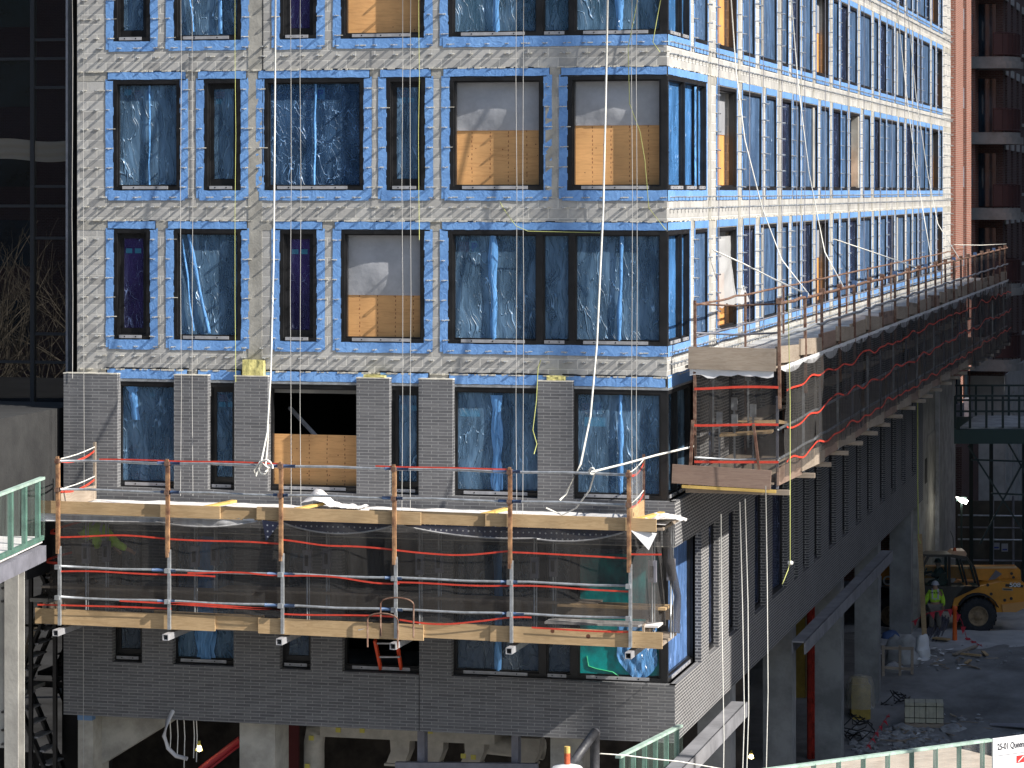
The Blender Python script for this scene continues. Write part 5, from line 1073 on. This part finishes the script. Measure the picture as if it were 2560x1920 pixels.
for i,x_ in enumerate((2388,2425,2466,2507,2548,2590)): s=MB(); s.bar(q3(x_,103.1,zz),q3(x_,103.1,zz+1.15),.08,.08); s.build('railing_post',DG,gpf); s=MB(); s.bar(q3(x_+15,108.6,zz),q3(x_+15,108.6,zz+1.15),.08,.08); s.build('railing_post',DG,gpf)
for h_ in (1.15,.6): 
    for D_ in (103.1,108.6): s=MB(); s.bar(q3(2388,D_,zz+h_),q3(2640,D_,zz+h_),.07,.07); s.build('railing_bar',DG,gpf)
for x_ in (2428,2478,2560,2620):
    for D_ in (103.5,108): s=MB(); s.bar(q3(x_,113 if D_>105 else 112.8,1),q3(x_,D_,zz-.5),.14,.14); s.build('leg',DG,gpf)
for (a_,b_) in (((2420,7.9),(2560,4.8)),((2450,4.4),(2580,7.9)),((2520,8),(2640,5)),((2428,7.4),(2640,7.3)),((2478,6.2),(2640,6.1))): s=MB(); s.bar(q3(a_[0],103.4,a_[1]),q3(b_[0],103.4,b_[1]),.06,.06); s.build('brace',DG,gpf)
c=DD(2405,1248,108); fl=thing('floodlight','bright white floodlight glowing on the dark wall at the far end','lamp',c); s=MB(); s.prism([DD(2391,1243,108),DD(2408,1246,108),DD(2420,1252,108),DD(2415,1260,108),DD(2400,1254,108)],fw*.08); s.build('lens',M('floodlight_lens',(1,1,.95),.5,emit=((1,.97,.85),40)),fl); s=MB(); s.bar(c+fw*.12,c+fw*.12+V((0,0,-2.2)),.07,.07); s.bar(c+fw*.12-rt*.2,c+fw*.12+rt*.2,.1,.15); s.build('stand',DG,fl)
s=MB(); s.box((-.5,YR+.5,0),(.2,rA(2453)+2,6.6)); s.build('dark_base',DRED,rbn)
# ---------- left edge: steelwork, stairs, terrace rail
c=F(29,1920,-3.4); t=thing('steel_column','white riveted steel column with rust streaks at the left edge','column',(c.x,-3.4,0)); STW=M('weathered_white_steel',(.30,.29,.27),.6,col2=(.42,.41,.38),vs=1.2,bump=.2)
s=MB(); x0,x1=F(12,y=-3.4).x,F(46,y=-3.4).x; zc=F(30,1408,-3.4).z; s.box((x0,-3.42,0),(x1,-3.39,zc)); s.box(((x0+x1)/2-.01,-3.39,0),((x0+x1)/2+.01,-3.12,zc)); s.box((x0,-3.12,0),(x1,-3.09,zc)); s.build('shaft',STW,t)
s=MB(); s.box((x0-.25,-3.5,zc),(x1+.2,-3.0,zc+.12)); s.build('cap_plate',STW,t)
for y_ in (1455,1470,1503,1780,1825,1860): s=MB(); p=F(7,y_,-3.40); s.lathe(p,(0,-1,0),[(0,.03),(.03,.025),(.035,0)],8); s.build('bolt',BLK,t)
s=MB(); s.box((x0-.6,-3.38,F(0,1870,-3.4).z),(x0-.01,-3.36,F(0,1440,-3.4).z)); s.build('gusset_plate',STW,t)
def rail(name,label,P,Q,h,n,panel,mat=GRN,topm=LGRN,cat='railing',foot=0):
    t=thing(name,label,cat,P-V((0,0,h))); P=V(P);Q=V(Q); dn=V((0,0,h)); nrm=(Q-P).cross(V((0,0,1))).normalized()
    s=MB(); s.bar(P,Q,.11,.05); s.build('top_rail',topm,t); s=MB(); s.bar(P-dn,Q-dn,.07,.09); s.build('bottom_rail',mat,t)
    for i in range(n): q=P+(Q-P)*((i+.35)/(n-.3)); s=MB(); s.bar(q,q-dn,.085,.085); s.build('railing_post',mat,t)
    s=MB(); s.quad(P+nrm*.05,Q+nrm*.05,Q+nrm*.05-dn,P+nrm*.05-dn); s.build('mesh_panel',panel,t); return t
MESHG=net_mat('green_mesh_panel',.16,(.16,.22,.19)); MESHC=net_mat('clear_mesh_panel',.10,(.45,.45,.42))
zz=11.45; rail('terrace_railing','pale green railing with mesh panels at the left edge above the white column',G(-60,1258,zz),G(106,1195,zz),1.15,5,MESHG)
s=MB(); p0=G(-60,1258,zz); p1=G(106,1195,zz); e=(p1-p0).normalized(); n_=V((-e.y,e.x,0)); s.prism([V((p.x,p.y,10.2)) for p in (p0,p1,p1+n_*2.0,p0+n_*2.0)],(0,0,.12)); tag(s.build('walkway',DECK),'littered white walkway behind the left green railing','walkway')
s=MB(); s.bar(p0-V((0,0,1.45)),p1-V((0,0,1.45)),.15,.3); tag(s.build('edge_beam',STEEL),'grey steel beam under the left green railing','beam')
st=thing('steel_staircase','dark zigzag steel staircase with pale landings left of the brick wall','staircase',(F(100,y=1).x,1,0)); xa,xb=F(52,y=1).x,F(150,y=1).x
for k in range(5):
    z0=.3+2.0*k; a_,b_=(xa,xb) if k%2 else (xb,xa)
    for y_ in (.6,1.4): s=MB(); s.bar((a_,y_,z0),(b_,y_,z0+2.0),.06,.18,up=(0,1,0)); s.build('stringer',BLK,st)
    for j in range(7): u=(j+.5)/7; s=MB(); s.box((a_+(b_-a_)*u-.12,.62,z0+2*u),(a_+(b_-a_)*u+.12,1.38,z0+2*u+.035)); s.build('tread',GREY,st)
    s=MB(); s.box((b_-.35,.2,z0+1.98),(b_+.35,1.5,z0+2.06)); s.build('landing',STW,st)
for x_ in (xa-.1,(xa+xb)/2,xb+.1): s=MB(); s.bar((x_,.5,0),(x_,.5,10.4),.08,.08); s.build('frame_post',BLK,st)
s=MB(); s.box((-45,2.2,0),(fb(160),2.5,11.3)); s.build('lower_wall',DARK,gb)
for k,(a_,b_,y0_,y1_) in enumerate(((60,155,1400,1560),(60,155,1570,1700),(60,155,1720,1880))):
    s=MB(); p=F(a_,y1_,2.1); q=F(b_,y0_,2.1); s.box((p.x,2.1,p.z),(q.x,2.14,q.z)); s.build('glass_pane',GB,gb)
# ---------- foreground: green railings, sign, deck, flue
z1_=6.4; rail('shed_railing','green framed mesh railing in front of the brick corner at the bottom',G(1545,1893,z1_),G(1701,1814,z1_),1.25,6,MESHG)
P=G(1820,1937,z1_); Q=G(2476,1850,z1_); rail('shed_railing','long green railing with see through panels left of the address sign',P,Q,1.1,11,MESHC)
e=(Q-P).normalized(); n_=V((-e.y,e.x,0)); s=MB()
if n_.dot(fw)<0: n_=-n_
k=24
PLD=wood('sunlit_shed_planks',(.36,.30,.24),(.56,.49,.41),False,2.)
dk=thing('shed_deck','sunlit plank deck behind the long green railing','deck',P-V((0,0,1.2)))
for i in range(15): s=MB(); o=n_*(.06+.30*i)-V((0,0,1.22)); s.hexa([P+o,Q+e*3+o,Q+e*3+o+n_*.285,P+o+n_*.285]+[v+V((0,0,.04)) for v in (P+o,Q+e*3+o,Q+e*3+o+n_*.285,P+o+n_*.285)]); s.build('plank',PLD,dk)
sg=thing('address_sign','white sign board reading 25-01 Queens at the end of the long green railing','sign',Q-V((0,0,1.3)))
S0=Q+e*.02-n_*.05; s=MB(); s.hexa([S0-V((0,0,1.4)),S0+e*3-V((0,0,1.4)),S0+e*3-V((0,0,1.4))+n_*.03,S0-V((0,0,1.4))+n_*.03,S0+V((0,0,.03)),S0+e*3+V((0,0,.03)),S0+e*3+V((0,0,.03))+n_*.03,S0+V((0,0,.03))+n_*.03]); s.build('board',M('sign_white',(.74,.74,.75),.5),sg)
text_part('lettering','25-01 Queens',M('sign_letter',(.05,.05,.06),.6),sg,S0+e*.11-n_*.004-V((0,0,.20)),e,(0,0,1),.172,.002,.022,.74)
for (q_,h_) in ((.03,.03),(.55,.03),(.58,.42)): s=MB(); s.lathe(S0+e*q_-V((0,0,h_)),-n_,[(0,.012),(.008,.0)],8); s.build('screw',STEEL,sg)
s=MB(); a_=S0+e*.04-n_*.004-V((0,0,.31)); s.bar(a_,a_+e*2.9,.004,.010); s.build('ruled_line',STEEL,sg)
s=MB(); a_=S0+e*.60-n_*.006-V((0,0,.50)); s.prism([a_,a_+e*.2,a_+e*.2+V((0,0,.14)),a_+V((0,0,.14))],n_*.003); s.build('logo',M('logo_red',(.6,.03,.03),.5),sg); s=MB(); s.bar(a_+e*.04+V((0,0,.02))-n_*.003,a_+e*.18+V((0,0,.12))-n_*.003,.003,.02); s.build('logo_stroke',WHT,sg)
D_=50; fl=thing('roof_flue','black bent flue pipe rising beside the white vent cap','pipe',DD(1487,1920,D_)); s=MB(); s.tube([DD(1487,2100,D_),DD(1487,1900,D_),DD(1487,1838,D_)],.085,14); s.build('riser',M('black_flue',(.04,.04,.045),.5,var=.3,vs=9,bump=.3),fl,smooth=True); s=MB(); s.tube([DD(1489,1828,D_-.1),DD(1460,1868,D_-.3),DD(1425,1918,D_-.5)],.078,14); s.build('inclined_pipe',bpy.data.materials['black_flue'],fl,smooth=True); s=MB(); s.lathe(DD(1488,1832,D_),(0,-1,.2),[(-.09,.03),(-.06,.08),(.06,.08),(.09,.03)],14); s.build('elbow',bpy.data.materials['black_flue'],fl,smooth=True)
c=DD(1418,1912,49); t=thing('vent_cap','white domed vent cap with a short orange stub on top','vent',c-V((0,0,.4))); s=MB(); s.lathe(c-V((0,0,.35)),(0,0,1),[(0,.32),(.25,.31),(.32,.24),(.36,.08),(.365,0)],24); s.build('dome',WHT,t,smooth=True); s=MB(); s.lathe(c,(0,0,1),[(0,.05),(.20,.05),(.2,.0)],10); s.build('stub',M('orange_stub',(.55,.11,.04),.6,var=.3,vs=20),t); s=MB(); s.lathe(c+V((0,0,.2)),(0,0,1),[(0,.052),(.11,.05),(.11,0)],10); s.build('stub_top',YLUM,t)
# ---------- ropes, cords and wires: each one its own thing
def rope(pts,r,label,mat=ROPE,cat='rope',group=None,n=5):
    s=MB(); s.tube(pts,r,n); return tag(s.build('rope' if cat=='rope' else cat,mat,smooth=True),label,cat,group)
def drop(px,py1,y,label,mat=THIN,r=.006,cat='rope',py0=-80):
    a=F(px,py0,y); b=F(px,py1,y); k=5; return rope([(a.x+.012*math.sin(i*2.1+px),y,a.z+(b.z-a.z)*i/k) for i in range(k+1)],r,label,mat,cat,'lines hanging down the front wall')
drop(181,946,-.24,'thin pale line along the far left edge of the grey wall, ending on a pier')
drop(209,1925,-.45,'thin pale line second from the left, running down past the scaffold')
drop(452,1240,-1.4,'thin pale line over the second window column, left one of its pair'); drop(481,1240,-1.4,'thin pale line over the second window column, right one of its pair')
drop(588,955,-.3,'yellow line beside the concrete column, ending at the foam block',YROPE)
drop(727,1280,-1.6,'pale line left one of the pair right of the thick white rope'); drop(751,1280,-1.6,'pale line right one of the pair right of the thick white rope')
drop(1006,1285,-1.6,'pale line left one of the pair over the middle narrow windows'); drop(1026,1285,-1.6,'pale line right one of the pair over the middle narrow windows')
drop(1047,600,-.3,'yellow line just right of the middle pair of lines',YROPE)
drop(1291,1290,-1.6,'pale line left one of the pair over the left corner board window'); drop(1308,1290,-1.6,'pale line right one of the pair over the left corner board window')
drop(1580,1270,-1.5,'pale line left one of the pair near the building corner'); drop(1592,1270,-1.5,'pale line right one of the pair near the building corner')
rope([F(x,y,yy) for x,y,yy in ((689,-60,-.6),(687,300,-.9),(684,650,-1.2),(677,930,-1.9),(668,1080,-2.2),(652,1160,-2.3))],.019,'thick white rope left of the crumpled film window, knotted on the guard rail')
kn=MB(); kn.tube([F(655+14*math.cos(a)+a*2,1168+18*math.sin(a),-2.3-.02*a) for a in [i*.5 for i in range(14)]],.022,6); kn.tube([F(655,1158,-2.34),F(640,1190,-2.34),F(634,1175,-2.36),F(650,1155,-2.36),F(672,1170,-2.3),F(664,1180,-2.33)],.022,6); tag(kn.build('rope_knot',ROPE,smooth=True),'looped knot of white rope on the front scaffold guard rail','rope knot')
rope([F(672,1060,-2.1),F(668,1120,-2.2),F(664,1165,-2.25)],.018,'short white rope tail beside the knot')
rope([F(x,y,yy) for x,y,yy in ((1520,-60,-.5),(1514,260,-.7),(1508,520,-.8),(1492,860,-1.),(1476,1040,-1.2),(1452,1160,-1.5),(1415,1235,-1.8),(1400,1250,-1.8))],.021,'thick white rope sweeping down left of the building corner')
rope([F(x,y,yy) for x,y,yy in ((1487,1182,-2.1),(1474,1225,-2.0),(1440,1270,-1.8),(1405,1288,-1.6),(1365,1270,-1.6))],.016,'slack rope end lying in a curve on the upper deck')
rope([F(1478,1180,-2.2),F(1560,1160,-1.9),F(1640,1138,-1.2),R(1738,1115,.45)],.022,'taut white rope tying the front scaffold to the side scaffold')
kn=MB(); kn.tube([F(1480+7*math.cos(a),1178+8*math.sin(a),-2.22-.015*a) for a in [i*.6 for i in range(12)]],.02,6); tag(kn.build('rope_knot',ROPE,smooth=True),'small white knot where the taut rope meets the front guard rail','rope knot')
rope([F(x,y,-.15) for x,y in ((1250,505),(1258,520),(1275,545),(1290,565),(1320,578),(1500,582))],.007,'slack yellow string across the top of the three pane corner window',YROPE,'string')
rope([F(x,y,-.2) for x,y in ((1352,900),(1345,920),(1341,1000),(1332,1075),(1342,1110),(1335,1135))],.009,'loose yellow string dangling beside the right brick pier',YROPE,'string')
rope([F(x,y,-.35) for x,y in ((1600,-40),(1590,20),(1570,120),(1574,260),(1600,330),(1612,400),(1622,520),(1665,575))],.008,'yellow green string hanging near the top of the building corner',YROPE,'string')
rope([F(x,y,-.25) for x,y in ((1655,-20),(1640,60),(1632,105),(1650,130))],.009,'knotted yellow green string over the top corner window',YROPE,'string')
for i,(P_,lb) in enumerate(((((1825,-40,.25),(1840,180,.4),(1862,350,.6),(1905,520,1.),(1955,650,1.5),(2022,736,xo)),'long white rope falling from the top left of the sunlit side to the scaffold rail'),(((1975,-40,.3),(1995,210,.5),(2022,430,.8),(2062,630,1.4),(2108,716,xo)),'second white rope slanting down the sunlit side'),(((2236,-40,.3),(2262,200,.5),(2285,390,.8),(2310,540,1.2),(2330,660,xo)),'third white rope slanting down the sunlit side'),(((2262,-40,.3),(2290,240,.4),(2318,430,.7),(2345,560,1.),(2400,650,xo)),'fourth white rope slanting down near the far end of the side'))):
    rope([R(x,y,d) for x,y,d in P_],.014,lb,ROPE,'rope','slanting ropes on the side wall')
rope([R(1782,625,.1),R(1860,660,.6),R(1940,700,1.4),R(2022,737,xo)],.018,'white rope running from the first board window to the scaffold corner'); rope([R(2085,598,.1),R(2180,630,.7),R(2290,668,xo)],.02,'white rope tied from the side wall to the middle of the scaffold rail')
for i,p in enumerate((1797,1874,1908,1955,1992,2012,2063,2120,2160,2200,2230,2262,2300)):
    q=R(p,x=.35); rope([(.35,q.y,29),(.35,q.y,Z(3.3))],.009,('1st','2nd','3rd','4th','5th','6th','7th','8th','9th','10th','11th','12th','13th')[i]+' thin dark wire from the corner along the sunlit side wall',STEEL,'wire','thin wires on the side wall')
for p,y0_,lb in ((1806,1180,'pale line hanging below the near end of the side scaffold'),(1855,1180,'left line of the twisted pair hanging below the side scaffold'),(1867,1180,'right line of the twisted pair hanging below the side scaffold'),(1917,1180,'bright line hanging lowest in front of the first side column')):
    q=R(p,1400,2.4); rope([(2.4+.02*math.sin(z_),q.y+.15*math.sin(z_*.8+p)*(.4 if p<1855 or p>1900 else 1),z_) for z_ in (11.4,9.5,7.5,5.5,3.5,1.5,-.0)],.0095,lb,ROPE,'rope','lines hanging below the side scaffold')
q=R(1975,1380,2.5); rope([R(1970,740,2.5),R(1975,1000,2.5),R(1976,1400,2.5),R(1970,1425,2.5),R(1956,1460,2.5)],.009,'yellow string hanging below the side scaffold with a pale knot',YROPE,'string')
kn=MB(); kn.lathe(R(1976,1407,2.5),(0,0,1),[(-.05,.0),(-.03,.05),(.02,.06),(.05,.0)],8); tag(kn.build('rope_knot',ROPE,smooth=True),'pale knot near the end of the hanging yellow string','rope knot')
q=R(2294,1100,1.6); rope([(1.6,q.y,R(2294,950,1.6).z),(1.6,q.y,R(2294,1200,1.6).z),R(2296,1345,1.6),R(2302,1358,1.6)],.02,'thin yellow rope hanging in front of the far concrete wall',YROPE)
rope([DD(1500,1884,50),DD(1560,1888,51),DD(1640,1898,52),DD(1700,1904,53),DD(1820,1925,54)],.012,'white cord stretched from the black flue behind the green railing',ROPE,'cord')
for i,(p,y1_) in enumerate(((425,1880),(443,1890),(460,1925),(484,1895),(491,1905))): a_=F(p,1798,.2); rope([a_,F(p+2,1840,.2),F(p,y1_,.2)],.011,('1st','2nd','3rd','4th','5th')[i]+' from the left of five pale cords hanging under the brick beside the white hose',ROPE,'cord','cords under the brick')
rope([R(2385,612,.4),R(2450,613,1.2),R(2516,610,2.2)],.014,'pale line level across the far end of the side scaffold',ROPE)
# ladder under the front scaffold
ld=thing('step_ladder','orange ladder standing in the dark opening under the front scaffold','ladder',F(972,1675,-.1))
for a_,b_ in (((937,1600),(952,1672)),((992,1600),(1003,1672))): s=MB(); s.bar(F(*a_,-.35),F(*b_,-.02),.05,.09,up=(0,1,0)); s.build('ladder_rail',M('ladder_orange',(.65,.07,.02),.6) if 'ladder_orange' not in bpy.data.materials else bpy.data.materials['ladder_orange'],ld)
for y_,x0_,x1_ in ((1608,944,994),(1642,950,1000)): s=MB(); s.bar(F(x0_,y_,-.3),F(x1_,y_,-.3),.10,.03); s.build('rung',GREY,ld)
bpy.context.view_layer.update()
